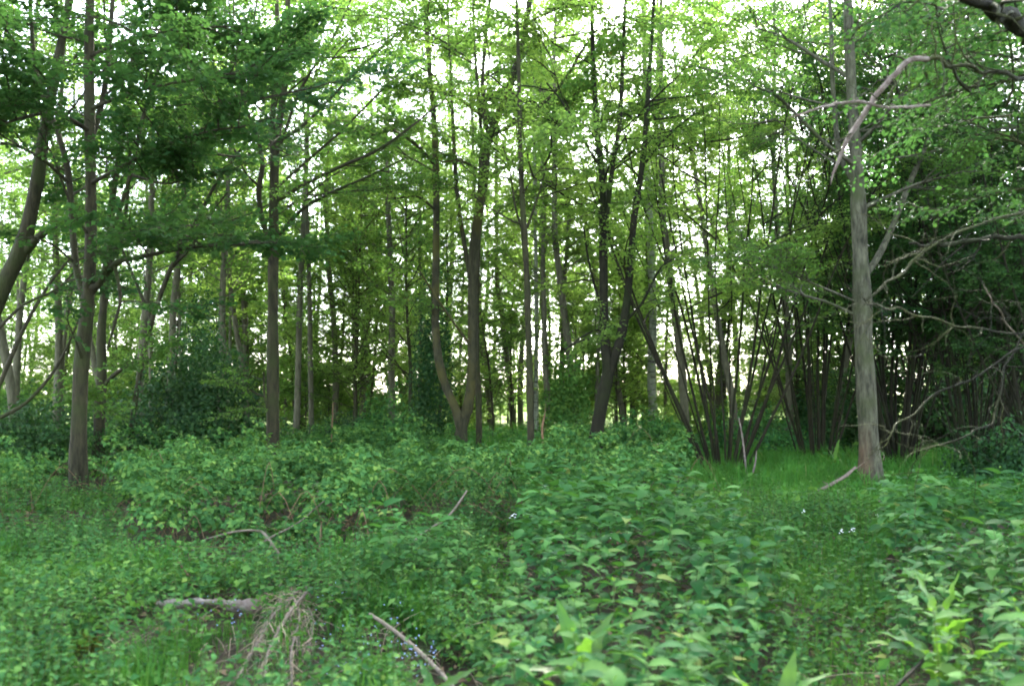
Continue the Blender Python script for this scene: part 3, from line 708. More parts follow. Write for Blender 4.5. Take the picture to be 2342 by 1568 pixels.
# single trunks that stand out in the left background and near the middle
for k, (px, d, kind, i, sc, lab) in enumerate([
        (392, 23.5, 'tall', 0, 1.0, 'pale trunk rising out of the ivy covered mound'),
        (130, 24, 'tall', 1, .9, 'pale trunk against the bright gap at far left'),
        (46, 21, 'tall', 2, 1.1, 'grey trunk behind the leaning trunk at the left edge'),
        (676, 25, 'pole', 0, 1.35, 'slightly tilted trunk just right of the straight trunked tree'),
        (716, 25.5, 'pole', 1, 1.3, 'dark upright trunk in the gap between straight tree and maple'),
        (1290, 26, 'tall', 2, .9, 'forking grey tree between the slim trunk and the Y shaped tree'),
        (1245, 29, 'tall', 0, .8, 'dark slender tree behind the slim trunk on its right')]):
    stand('background_tree', kind, i, GX(px, d), d, k * 1.3, sc, lab, None)

# ------------------------------------------------------------------ shrubs
def mound(name, label, px, d, rx, ry, h, n, leafm, seed, leaf=.065, stems=14, cat='shrub', tmpl=LEAF5, inner=.45, sub=None, flop=.5):
    rng = np.random.default_rng(seed)
    base = np.array([GX(px, d), d, float(gz(GX(px, d), d))])
    root = empty(name, base, label, cat)
    lump = Wave(seed, 2.2); lump2 = Wave(seed + 1, 6)
    v = nrm(rng.normal(size=(n, 3))); v[:, 2] = np.abs(v[:, 2])
    az = np.arctan2(v[:, 1], v[:, 0]); f = 1 + .22 * lump(az * 1.2, v[:, 2] * 2) + .12 * lump2(az * 1.4, v[:, 2] * 2)
    q = (inner + (1 - inner) * rng.uniform(0, 1, n) ** .6) * f
    pos = v * np.array([rx, ry, h]) * q[:, None]; pos[:, 2] = np.maximum(pos[:, 2], .03)
    out = nrm(v * np.array([1 / rx, 1 / ry, 1 / h]))
    no = nrm(out * .7 + UP * .6 + rng.normal(0, .45, (n, 3)))
    al = nrm(np.cross(no, rng.normal(size=(n, 3))) - UP * flop)
    mb = MB(); leaves(mb, pos, al, no, leaf * rng.uniform(.6, 1.3, n), tmpl)
    link('crown', mb.mesh(name + '_crown', M[leafm], False), root)['kind'] = 'stuff'
    for k in range(stems):
        a = rng.uniform(0, 6.28); e = rng.uniform(.5, 1.3)
        L = .9 / max(1e-3, math.sqrt((math.cos(e) * math.cos(a) / rx) ** 2 + (math.cos(e) * math.sin(a) / ry) ** 2 + (math.sin(e) / h) ** 2))
        p = grow(rng, (rng.normal(0, .12), rng.normal(0, .12), -.05), (math.cos(a) * math.cos(e), math.sin(a) * math.cos(e), math.sin(e)), L, up=-.1, wob=.1, n=8)
        mb = MB(); tube(mb, p, np.linspace(.018, .005, 8), 5)
        link('stem', mb.mesh('shrub_stem', M['bark_dark']), root)
    NLEAF[name] = NLEAF.get(name, 0) + n
    return root
mound('ivy_mound', 'dark bramble and ivy covered mound left of the straight trunked tree', 445, 19.5, 1.75, 1.3, 2.55, 12000, 'leaf_ivy', 81, leaf=.085, inner=.5)
mound('ivy_column', 'ivy smothered stump rising from the dark mound', 455, 20.6, .8, .7, 3.9, 6500, 'leaf_ivy', 82, leaf=.065, inner=.2)
mound('dark_shrub', 'dark shrub at the left edge beside the layered tree', 40, 16.5, 1.5, 1.2, 1.4, 8000, 'leaf_ivy', 83, leaf=.075)
mound('dark_shrub', 'small dark shrub behind the straight trunked tree on its right', 790, 24, 1.1, .9, 1.05, 3500, 'leaf_ivy', 84, leaf=.08)
mound('ivy_column', 'ivy clad dead trunk looming behind the twin stemmed maple on its left', 985, 23, .55, .5, 4.6, 6500, 'leaf_ivy', 85, leaf=.08)
mound('green_shrub', 'bluish green shrub between straight trunked tree and maple', 880, 21, .9, .8, 1.5, 4200, 'leaf_bramble', 86, leaf=.08)
mound('green_shrub', 'leafy shrub behind and left of the Y shaped tree', 1295, 23, .75, .6, 2.3, 4500, 'leaf_herb', 87, leaf=.09)
mound('bramble_bush', 'bramble bush behind the Y shaped tree on its right', 1490, 21, 1.3, 1., 1.0, 4500, 'leaf_bramble', 88, leaf=.08)
mound('bramble_bush', 'bramble bush behind the fan shaped hazel clump', 1720, 24, 1.6, 1., 1.25, 5000, 'leaf_bramble', 89, leaf=.08)
mound('green_shrub', 'bright green bushy shrub far right of the birch behind the hazel', 1560, 28, 1.6, 1., 1.6, 4000, 'leaf_light', 90, leaf=.09)
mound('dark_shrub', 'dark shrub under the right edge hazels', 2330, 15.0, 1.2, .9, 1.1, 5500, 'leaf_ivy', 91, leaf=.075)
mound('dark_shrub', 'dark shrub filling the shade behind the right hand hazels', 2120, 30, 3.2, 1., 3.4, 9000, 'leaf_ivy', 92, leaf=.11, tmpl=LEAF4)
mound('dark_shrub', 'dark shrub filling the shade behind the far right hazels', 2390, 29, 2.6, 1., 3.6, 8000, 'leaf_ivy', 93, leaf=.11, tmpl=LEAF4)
mound('dark_shrub', 'dark shrub added to block low light between the pale grey trunk and the clump on its right', 2030, 24, 1.9, 1., 2.3, 6000, 'leaf_ivy', 95, leaf=.1, tmpl=LEAF4)  # this shrub and the next two are added to block low light
mound('dark_shrub', 'dark shrub added to block low light behind the right edge clump', 2270, 22.5, 1.9, 1., 2.6, 6000, 'leaf_ivy', 96, leaf=.1, tmpl=LEAF4)
mound('dark_shrub', 'dark shrub added to block low light behind the clump left of the pale grey trunk', 1880, 26.5, 2.0, 1., 1.9, 5000, 'leaf_ivy', 97, leaf=.1, tmpl=LEAF4)
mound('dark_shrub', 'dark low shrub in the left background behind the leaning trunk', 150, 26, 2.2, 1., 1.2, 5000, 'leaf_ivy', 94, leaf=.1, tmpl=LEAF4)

# ------------------------------------------------------------------ undergrowth (stuff nobody could count)
def front(px):
    return np.interp(px, [-300, 80, 120, 250, 290, 340, 830, 900, 1100, 1240, 1480, 1560, 1600], [10.5, 10.5, 13.9, 13.9, 9.2, 8.3, 8.5, 9.6, 9.6, 9.8, 10.4, 12.5, 40])
brl = Wave(101, 1.25); brl2 = Wave(102, 4.2); brl3 = Wave(103, .45); hole = Wave(104, 3.2)
def bramble_h(x, y):
    px = HALF + F * x / y
    fr = front(px)
    edge = np.clip((y - fr) / .35, 0, 1) ** .5
    h = .64 + .26 * brl(x, y) + .14 * brl2(x, y) + .08 * brl3(x, y)
    back = np.interp(y, [8, 16, 22, 30], [1.0, .8, .7, .6])
    return np.where(y > fr, np.maximum(h, .12) * (.75 + .25 * edge) * back, 0)
def sample_fan(rng, n, d0, d1, p0, p1, pw=1.0):
    """points spread evenly over the ground seen between picture columns p0 and p1"""
    d = np.sqrt(rng.uniform(0, 1, n) ** pw * (d1 ** 2 - d0 ** 2) + d0 ** 2); px = rng.uniform(p0, p1, n)
    return GX(px, d), d, px
def trifoliate(rng, mb, pos, no, size, tmpl=LEAF5):
    n = len(pos)
    al = nrm(np.cross(no, rng.normal(size=(n, 3)))); sd = np.cross(no, al)
    for k, (ca, cs, s) in enumerate(((1, 0, 1.), (.25, 1, .82), (.25, -1, .82))):
        a = nrm(al * ca + sd * cs + rng.normal(0, .12, (n, 3)) - UP * .18)
        leaves(mb, pos + a * size[:, None] * .12, a, nrm(no + rng.normal(0, .22, (n, 3))), size * s, tmpl, 1.05)

def bare(x, y):
    px = HALF + F * x / y; fr = y - front(px)
    lip = (fr > -.4) & (px > 300) & (px < 840)
    heap = ((x - GX(625, 5.35)) / .42) ** 2 + ((y - 5.35) / .85) ** 2 < 1
    log_ = (np.abs(x - GX(475, 6.25)) < .38) & (y > 5.95) & (y < 6.4)
    st = (np.abs(x - np.interp(y, [4.0, 4.4, 5.9], [GX(1090, 4.0), GX(1050, 4.4), GX(850, 5.9)])) < .2) & (y < 6)
    return lip | heap | log_ | st
def bedmask(px, d):
    a = (np.interp(d, [3, 4.2, 5, 6, 7, 8.2, 9.6], [1110, 1120, 1130, 1185, 1190, 1180, 1230]) < px) & (px < np.interp(d, [3, 4.2, 5, 6, 7, 8, 9.6], [1600, 1700, 1770, 1760, 1720, 1650, 1560]))
    b = px > np.interp(d, [3, 4.2, 5, 6, 8, 9.6], [2200, 2120, 2060, 2010, 2010, 2060])
    return (a | b) & (d < 9.6)
def undergrowth():
    rng = np.random.default_rng(201)
    # bramble bank: dense near, thinner and coarser far
    mb = MB()
    for (n, d0, d1, size, tm, m, cr) in ((2300, 8.0, 13.5, .060, LEAF5, 15, .17), (3300, 13.0, 24.0, .076, LEAF4, 9, .24)):
        x, y, px = sample_fan(rng, n, d0, d1, -220, 2500 if d0 > 12 else 1680, 1.15)
        h = bramble_h(x, y)
        k = (h > .05) & ((hole(x, y) > -.3) | (rng.uniform(size=len(x)) < .25)); x, y, h, px = x[k], y[k], h[k], px[k]
        c = np.stack([x, y, gz(x, y) + h * rng.uniform(.55, 1.1, len(x)) + np.where(rng.uniform(size=len(x)) < .08, rng.uniform(.05, .25, len(x)), 0)], -1)
        R_ = cr * rng.uniform(.6, 1.3, len(x))
        c, R_ = np.repeat(c, m, 0), np.repeat(R_, m)
        v = nrm(rng.normal(size=(len(c), 3)) + [0, -.1, .55]); v[:, 2] = np.where(v[:, 2] < -.1, -v[:, 2], v[:, 2])
        pos = c + v * np.array([1, 1, .75]) * (R_ * rng.uniform(.7, 1.1, len(c)))[:, None]
        no = nrm(v * .75 + UP * .5 + rng.normal(0, .25, (len(c), 3)))
        pos[:, 2] = np.maximum(pos[:, 2], gz(pos[:, 0], pos[:, 1]) + .05)
        trifoliate(rng, mb, pos, no, size * rng.uniform(.6, 1.35, len(c)), tm)
    x, y, px = sample_fan(rng, 6500, 3.6, 9.6, -180, 1150)
    k = (brl(x * 1.5, y * 1.5) > .1) & (y < front(px) - 1.0) & ~bare(x, y) & ~bedmask(px, y); x, y = x[k], y[k]; n = len(x)
    hq = .10 + .22 * np.clip(brl(x * 1.5, y * 1.5), 0, 1)
    trifoliate(rng, mb, np.stack([x, y, gz(x, y) + hq * rng.uniform(.35, 1.1, n)], -1), nrm(UP + rng.normal(0, .4, (n, 3))), .05 * rng.uniform(.5, 1.4, n))
    tag(link('bramble_thicket', mb.mesh('bramble_thicket', M['leaf_bramble'], False)), 'knee high bramble thicket covering the ground below the trees', 'brambles', kind='stuff')
    # canes inside the bank
    mb = MB()
    for k in range(120):
        px = rng.uniform(0, 1600); d = front(px) + abs(rng.normal(0, 1.3))
        if d > 20: continue
        x = GX(px, d); hh = float(bramble_h(x, d)) + .05
        a = rng.uniform(0, 6.28); L = rng.uniform(.5, 1.3)
        p0 = np.array([x, d, gz(x, d)]); mid = p0 + [math.cos(a) * L * .5, math.sin(a) * L * .5, hh * rng.uniform(.5, 1.15)]; p1 = p0 + [math.cos(a) * L, math.sin(a) * L, hh * rng.uniform(0, .5)]
        tube(mb, smooth([p0, mid, p1], 9), np.linspace(.005, .0025, 9), 4, cap=False)
    tag(link('bramble_canes', mb.mesh('bramble_canes', M['cane'])), 'thin brown bramble canes arching within the thicket', 'canes', kind='stuff')
    # low herbs everywhere the brambles are not
    mb = MB(); mb2 = MB()
    patch = Wave(211, 1.6); patch2 = Wave(212, .8)
    for (n, d0, d1, size) in ((40000, 3.0, 8.5, .030), (36000, 8, 16, .042), (8000, 16, 30, .085)):
        x, y, px = sample_fan(rng, n, d0, d1, -200, 2560)
        k = (y < front(px) + .5) & ((patch(x, y) > -.7) | (rng.uniform(size=len(x)) < .3) | (px > 1500)) & (~bare(x, y) | (rng.uniform(size=len(x)) < .3)) & (~bedmask(px, y) | (rng.uniform(size=len(x)) < .12)); x, y = x[k], y[k]
        z = gz(x, y) + np.abs(rng.normal(.04, .09, len(x))) + .13 * np.clip(patch2(x, y) + .4, 0, 1)
        no = nrm(UP + rng.normal(0, .6, (len(x), 3)))
        al = nrm(np.cross(no, rng.normal(size=(len(x), 3))))
        leaves(mb, np.stack([x, y, z], -1), al, no, size * 1.15 * np.where(rng.uniform(size=len(x)) < .08, rng.uniform(1.6, 2.6, len(x)), rng.uniform(.45, 1.4, len(x))), LEAF5, .78)
    tag(link('low_herbs', mb.mesh('low_herbs', M['leaf_herb'], False)), 'low leafy herbs carpeting the clearing floor', 'herbs', kind='stuff')
    # grass
    mb = MB()
    gp = Wave(221, 1.1); gp2 = Wave(222, 3.5)
    for (n, d0, d1, p0, p1, L, w) in ((40000, 3.4, 9.5, -150, 1050, .20, .0034), (9000, 3.4, 11, 1000, 2500, .13, .004), (9000, 5.0, 12.5, 1620, 2120, .17, .0040), (30000, 11.5, 22, 1560, 2480, .27, .008), (9000, 17, 34, 1000, 1300, .45, .011), (3500, 8, 13, -150, 240, .22, .005)):
        x, y, px = sample_fan(rng, n, d0, d1, p0, p1)
        k = (gp(x, y) + .9 * gp2(x, y) > (.15 if d0 < 9 else -1)) & (~bare(x, y) | (rng.uniform(size=len(x)) < .12)) & ~bedmask(px, y); x, y, px = x[k], y[k], px[k]; n = len(x)
        a = rng.uniform(0, 6.28, n); l = L * rng.uniform(.45, 1.5, n) * (1 + .45 * np.clip(gp2(x * 1.7, y * 1.7), -1, 1)); be = rng.uniform(.1, .75, n)
        dx, dy = np.cos(a), np.sin(a); sx, sy = -dy * w, dx * w
        p = np.stack([x, y, gz(x, y) - .01], -1)
        o = np.stack([dx, dy, np.zeros(n)], -1); s = np.stack([sx, sy, np.zeros(n)], -1)
        m1 = p + o * (l * be * .25)[:, None] + UP * (l * .55)[:, None]
        tp = p + o * (l * be)[:, None] + UP * (l * (1 - .45 * be))[:, None]
        V = np.stack([p - s, p + s, m1 + s * .8, m1 - s * .8, tp], 1)
        i = (np.arange(n) * 5)[:, None]
        mb.add(V.reshape(-1, 3), i + np.array([[0, 1, 2, 3]]), i + np.array([[3, 2, 4]]))
    tag(link('grass', mb.mesh('grass', M['grass'], False)), 'soft green grass in the clearing and under the hazels', 'grass', kind='stuff')
    # knee-high weeds with paired leaves, tangled through the grass
    mb = MB(); wst = MB(); wp = Wave(231, 1.3)
    for (n, d0, d1, p0, p1, hh) in ((2100, 3.6, 9.6, -180, 1120, .36), (420, 8.5, 13.6, -200, 300, .42), (150, 8.7, 10.3, 830, 1180, .45), (700, 4.2, 11.5, 1600, 2150, .26), (500, 9.5, 13, 1500, 2500, .28)):
        x, y, px = sample_fan(rng, n, d0, d1, p0, p1)
        k = ((wp(x, y) > -.55) | (hh > .4)) & (~bare(x, y) | (rng.uniform(size=n) < .12)) & (y < front(px) + (.8 if hh > .4 else .3)); x, y = x[k], y[k]
        for xi, yi in zip(x, y):
            if abs(xi - GX(480, 6.1)) < .5 and 5.0 < yi < 6.3: continue
            gap_ = float(front(HALF + F * xi / yi)) - yi
            H = hh * rng.uniform(.4, 1.35) * (1 if hh > .4 else min(1., .35 + .35 * max(0, gap_))) * (1 + .3 * float(wp(xi * 2, yi * 2))); z0 = float(gz(xi, yi)); m = int(3 + H * 16)
            ln = rng.normal(0, .14, 2); t = np.linspace(.25, 1, m)
            pc = np.stack([xi + ln[0] * H * t, yi + ln[1] * H * t, z0 + H * t], -1)
            tube(wst, np.array([[xi, yi, z0 - .02], [xi + ln[0] * H, yi + ln[1] * H, z0 + H]]), np.array([.003, .0015]), 3, cap=False)
            az = rng.uniform(0, 6.28) + np.arange(m) * 1.57
            pos = np.repeat(pc, 2, 0); aa = np.repeat(az, 2) + np.tile([0, math.pi], m) + rng.normal(0, .3, 2 * m)
            al = np.stack([np.cos(aa), np.sin(aa), rng.normal(.1, .3, 2 * m)], -1)
            sz = rng.uniform(.03, .085) * np.repeat(1.25 - .75 * t, 2) * rng.uniform(.7, 1.3, 2 * m)
            leaves(mb, pos, nrm(al), nrm(UP + rng.normal(0, .3, (2 * m, 3))), sz, LEAF5, rng.uniform(.7, 1.15))
    tag(link('tall_weeds', mb.mesh('tall_weeds', M['leaf_weed'], False)), 'tangled knee high weeds filling the near ground', 'weeds', kind='stuff')
    tag(link('weed_stalks', wst.mesh('weed_stalks', M['stem_green'])), 'thin green stalks of the tangled weeds', 'weeds', kind='stuff')
    # fallen leaves and straw
    mb = MB()
    x, y, px = sample_fan(rng, 4500, 3.2, 12, -200, 2560)
    n = len(x); no = nrm(UP + rng.normal(0, .5, (n, 3))); al = nrm(np.cross(no, rng.normal(size=(n, 3))))
    leaves(mb, np.stack([x, y, gz(x, y) + rng.uniform(.005, .04, n)], -1), al, no, .055 * rng.uniform(.5, 1.4, n), LEAF5)
    tag(link('leaf_litter', mb.mesh('leaf_litter', M['litter'], False)), 'brown dead leaves scattered over the ground', 'leaf litter', kind='stuff')
    mb = MB()
    for k in range(420):
        px = rng.uniform(100, 1250) if k % 3 else rng.uniform(1300, 2400); d = rng.uniform(4.0, 9); x = GX(px, d)
        a = rng.uniform(0, 6.28); L = rng.uniform(.08, .4)
        p0 = np.array([x, d, gz(x, d) + rng.uniform(.01, .10)]); p1 = p0 + [math.cos(a) * L, math.sin(a) * L, rng.uniform(-.02, .12)]
        tube(mb, smooth([p0, (p0 + p1) / 2 + [0, 0, .02], p1], 4), .0022, 3, cap=False)
    tag(link('dry_stalks', mb.mesh('dry_stalks', M['straw'])), 'thin dry straw stalks strewn between the herbs', 'straw', kind='stuff')
    # forget-me-nots: tiny blue flowers
    mb = MB()
    pts = []
    for (px0, px1, d0, d1, n) in ((720, 960, 4.6, 6.6, 110), (440, 560, 5.6, 6.3, 24), (2050, 2240, 9.5, 12.5, 60), (900, 1000, 4.7, 5.3, 40)):
        px = rng.uniform(px0, px1, n); d = rng.uniform(d0, d1, n); x = GX(px, d)
        pts.append(np.stack([x, d, gz(x, d) + rng.uniform(.08, .2, n)], -1))
    pts = np.concatenate(pts); n = len(pts)
    no = nrm(UP + np.array([0, -.5, 0]) + rng.normal(0, .4, (n, 3)))
    al0 = nrm(np.cross(no, rng.normal(size=(n, 3)))); sd = np.cross(no, al0)
    for k in range(5):
        t = k * 2 * math.pi / 5
        leaves(mb, pts, al0 * math.cos(t) + sd * math.sin(t), no, np.full(n, .0055), LEAF4, 1.1)
    tag(link('forget_me_nots', mb.mesh('forget_me_nots', M['petal_blue'], False)), 'tiny pale blue flowers sprinkled low beside the fallen log', 'flowers', kind='stuff')
undergrowth()

# ------------------------------------------------------------------ nettles
def serrate(L, W, teeth, droop, heart=.12, fold=.18, curl=0.0):
    """toothed leaf along +x"""
    n = teeth * 2 + 1
    t = np.linspace(0, 1, n)
    wid = W * np.sin(np.pi * np.clip(t * .93 + .05, 0, 1) ** .62) * (1 - .25 * t)
    wid[1::2] *= 1.12; wid[2::2] *= .93; wid[-1] = 0.0
    x = t * L; x[1::2] += .012 * L
    z = -droop * L * t ** 2
    mid = np.stack([x, np.zeros(n), z], -1)
    lf = np.stack([x - heart * L * np.exp(-t * 9), wid, z + fold * wid - curl * wid], -1)
    rt = lf * np.array([1, -1, 1])
    V = np.vstack([mid, lf, rt])
    i = np.arange(n - 1)
    q = np.vstack([np.stack([i, i + 1, n + i + 1, n + i], -1), np.stack([i + 1, i, 2 * n + i, 2 * n + i + 1], -1)])
    return V, q
def leafmesh(name, V, q, mat):
    mb = MB(); mb.add(V, q); return mb.mesh(name, M[mat], smooth=True)
NL = [leafmesh('nettle_leaf', *serrate(.118, .040, 8, .38), 'leaf_nettle'), leafmesh('nettle_leaf', *serrate(.098, .036, 7, .28), 'leaf_nettle'),
      leafmesh('nettle_leaf', *serrate(.124, .042, 8, .5), 'leaf_nettle')]
NY = leafmesh('young_leaf', *serrate(.055, .014, 4, .1), 'leaf_young')
def nettle_plan(rng, H):
    """leaf places for one plant: (z, azimuth, pitch, scale, mesh)"""
    out = []; z = H - .015; k = 0; gap = .03
    az0 = rng.uniform(0, 6.28)
    while z > H * .42 and k < 7:
        s = np.interp(k, [0, 1, 2, 3, 5, 8], [.7, 1.1, .7, 1.0, 1.1, .9]) * rng.uniform(.75, 1.15)
        for side in (0, math.pi):
            out.append((z, az0 + side + k * math.pi / 2 + rng.normal(0, .22), np.interp(k, [0, 1, 3, 8], [-.7, -.35, -.02, .25]) + rng.normal(0, .12), s, NY if k < 1 else NL[int(rng.integers(0, 3))]))
        z -= gap * rng.uniform(.85, 1.2); gap = min(gap * 1.4, .075); k += 1
    return out
def nettle_proto(seed, H):
    rng = np.random.default_rng(seed)
    root = empty('nettle', (0, 0, -50), 'leafy nettle', 'nettle')
    pts = grow(rng, (0, 0, -.03), (rng.normal(0, .06), rng.normal(0, .06), 1), H + .03, up=.1, wob=.025, n=8)
    mb = MB(); tube(mb, pts, np.linspace(.0042, .002, 8), 5)
    link('stem', mb.mesh('nettle_stem', M['stem_green']), root)
    for (z, az, pit, s, me) in nettle_plan(rng, H):
        i = min(6, max(0, int((z + .03) / (H + .03) * 7)))
        f = (z + .03) / (H + .03) * 7 - i; p = pts[i] * (1 - f) + pts[i + 1] * f
        o = link('leaf', me, root, p + np.array([math.cos(az), math.sin(az), 0]) * .014)
        o.rotation_euler = (rng.normal(0, .2), pit, az); o.scale = (s, s, s)
    return root
def flat_proto(src):
    """the same plant with its leaves joined, for the plants farther back"""
    mb = MB(); stem = None
    for ch in src.children:
        if ch.name.startswith('stem'): stem = ch.data; continue
        m = ch.data; n = len(m.vertices); V = np.zeros(n * 3, np.float32); m.vertices.foreach_get('co', V)
        mat = np.array(ch.matrix_basis); V = V.reshape(-1, 3) @ mat[:3, :3].T + mat[:3, 3]
        q = np.zeros(len(m.loops), np.int32); m.loops.foreach_get('vertex_index', q)
        mb.add(V, q.reshape(-1, 4))
    return stem, mb.mesh('nettle_leaves', M['leaf_nettle'])
protos = [nettle_proto(300 + i, h) for i, h in enumerate((.62, .72, .8, .68, .76))]
flats = [flat_proto(p) for p in protos]
rngN = np.random.default_rng(311)
def in_bed(px, d):
    if 3.0 <= d <= 9.6:
        if np.interp(d, [3, 4.2, 5, 6, 7, 8.2, 9.6], [1110, 1120, 1130, 1185, 1190, 1180, 1230]) < px < np.interp(d, [3, 4.2, 5, 6, 7, 8, 9.6], [1600, 1700, 1770, 1760, 1720, 1650, 1560]): return 'middle'
        if d > 3.0 and px > np.interp(d, [3, 4.2, 5, 6, 8, 9.6], [2200, 2120, 2060, 2010, 2010, 2060]): return 'right'
        if 6.2 < d < 7.4 and 865 < px < 1040: return 'small'
    return None
BEDLAB = {'middle': 'leafy nettle in the dense bed in the middle foreground', 'right': 'leafy nettle in the dense bed at the right edge', 'small': 'leafy nettle in the small clump left of the main bed',
          'stray': 'short stray nettle among the low herbs of the clearing'}
spots = []; nhole = Wave(322, 3.0)
tries = 0
while len(spots) < 740 and tries < 60000:
    tries += 1
    d = math.sqrt(rngN.uniform(3.0 ** 2, 9.6 ** 2)); px = rngN.uniform(850, 2440)
    b = in_bed(px, d)
    if b is None:
        if rngN.uniform() > .035 or d < 4.4 or not 1500 < px < 2150: continue
        b = 'stray'
    x = GX(px, d)
    if b in ('middle', 'right') and nhole(x, d) < -.62: continue
    if any((x - s[0]) ** 2 + (d - s[1]) ** 2 < (.115 if b != 'stray' else .3) ** 2 for s in spots): continue
    spots.append((x, d, b))
spots.sort(key=lambda s: s[1])
def bed_label(b, d):
    if b in ('middle', 'right'):
        where = 'front, bottom edge part' if d < 4.9 else ('middle part' if d < 7 else 'far end')
        return f"leafy nettle in the {where} of the {'big middle' if b == 'middle' else 'right edge'} nettle bed"
    return BEDLAB[b]
flat_extra = MB(); nvar = Wave(321, 2.6)
for k, (x, d, b) in enumerate(spots):
    i = int(rngN.integers(0, 5)); rz = rngN.uniform(0, 6.28); sc = rngN.uniform(.62, 1.0)
    if b == 'stray': sc *= rngN.uniform(.4, .75)
    if b == 'small': sc *= .8
    if b == 'middle': sc *= np.interp(d, [3, 4.5, 6, 9.6], [.72, .78, .95, 1.08])
    if b == 'right': sc *= np.interp(d, [3, 5, 9.6], [.8, .95, 1.05])
    sc *= 1 + .17 * float(nvar(x, d))
    rx, ry = rngN.normal(0, .09, 2); loc = (x, d, float(gz(x, d)))
    if k < 150:
        copy_tree(protos[i], loc, rz, sc, bed_label(b, d), 'nettles: ' + bed_label(b, d)[6:], rx, ry)
    elif k < 300:
        root = empty('nettle', loc, bed_label(b, d), 'nettle', 'nettles: ' + bed_label(b, d)[6:])
        root.rotation_euler = (rx, ry, rz); root.scale = (sc, sc, sc)
        link('stem', flats[i][0], root); link('leaves', flats[i][1], root)['kind'] = 'stuff'
    else:
        for m in flats[i]:
            n = len(m.vertices); V = np.zeros(n * 3, np.float32); m.vertices.foreach_get('co', V); V = V.reshape(-1, 3) * sc
            c, s = math.cos(rz), math.sin(rz)
            V = V @ np.array([[c, s, 0], [-s, c, 0], [0, 0, 1]]) + np.array(loc)
            if m is flats[i][1]:
                q = np.zeros(len(m.loops), np.int32); m.loops.foreach_get('vertex_index', q)
                flat_extra.add(V, q.reshape(-1, 4))
tag(link('nettle_bed', flat_extra.mesh('nettle_bed', M['leaf_nettle'])), 'far part of the nettle beds, leaves merging into one mass', 'nettles', kind='stuff')
for p in protos:
    for ch in list(p.children): bpy.data.objects.remove(ch)
    bpy.data.objects.remove(p)

# ------------------------------------------------------------------ docks
def dock_leaf(L, W, droop, wavy, seed):
    rng = np.random.default_rng(seed); n = 15; t = np.linspace(0, 1, n)
    wid = W * np.sin(np.pi * t ** .75) ** .8; wid[0] = .004; wid[-1] = .001
    x = t * L; z = -droop * L * t ** 2.2
    wv = wavy * np.sin(t * 26 + rng.uniform(0, 6)); wv2 = wavy * np.sin(t * 24 + rng.uniform(0, 6))
    mid = np.stack([x, 0 * t, z], -1)
    lf = np.stack([x, wid, z + .22 * wid + wv * wid], -1); rt = np.stack([x, -wid, z + .22 * wid + wv2 * wid], -1)
    hl = (mid + lf) / 2; hl[:, 2] -= .02 * wid; hr = (mid + rt) / 2; hr[:, 2] -= .02 * wid
    V = np.vstack([lf, hl, mid, hr, rt]); i = np.arange(n - 1)
    q = np.vstack([np.stack([k * n + i + 1, k * n + i, (k + 1) * n + i, (k + 1) * n + i + 1], -1) for k in range(4)])
    return V, q
DL = [leafmesh('dock_leaf', *dock_leaf(.30, .036, .25, .35, 1), 'leaf_dock'), leafmesh('dock_leaf', *dock_leaf(.26, .042, .6, .3, 2), 'leaf_dock'), leafmesh('dock_leaf', *dock_leaf(.34, .034, .1, .4, 3), 'leaf_dock')]
def dock(label, px, d, n, seed, sc=1.0, up=1.15, zb=.0):
    rng = np.random.default_rng(seed); x = GX(px, d)
    root = empty('dock_plant', (x, d, float(gz(x, d))), label, 'dock plant')
    mb = MB(); tube(mb, grow(rng, (0, 0, -.03), (0, 0, 1), .2 * sc + zb, n=5, wob=.03), np.linspace(.008, .005, 5), 6)
    link('stem', mb.mesh('dock_stem', M['stem_green']), root)
    for k in range(n):
        az = k * 2.4 + rng.uniform(-.3, .3); e = up - (k / n) * .9 + rng.normal(0, .12)
        o = link('leaf', DL[int(rng.integers(0, 3))], root, (0, 0, zb + .2 * sc * (1 - k / n)))
        o.rotation_euler = (rng.normal(0, .3), -e, az); s = sc * rng.uniform(.8, 1.15); o.scale = (s, s, s)
dock('dock plant with upright yellow green leaves at the bottom edge, in the middle', 1322, 4.05, 9, 401, 1.05, 1.3, .1)
dock('dock plant with broad leaves at the bottom edge, left of the path', 1760, 3.7, 9, 402, .95, 1.2)
dock('dock plant with one tall erect leaf in front of the right nettle bed', 2140, 4.3, 8, 403, 1.15, 1.35, .12)
dock('small dock plant at the bottom edge between the two larger docks', 1490, 3.7, 6, 404, .8, 1.0)
dock('dock plant in the grass beyond the fan shaped hazel, right side', 1905, 17.0, 9, 405, 1.3, 1.1)
dock('dock plant with pale drooping leaves beside the long stick', 1000, 4.3, 6, 406, .7, .8)

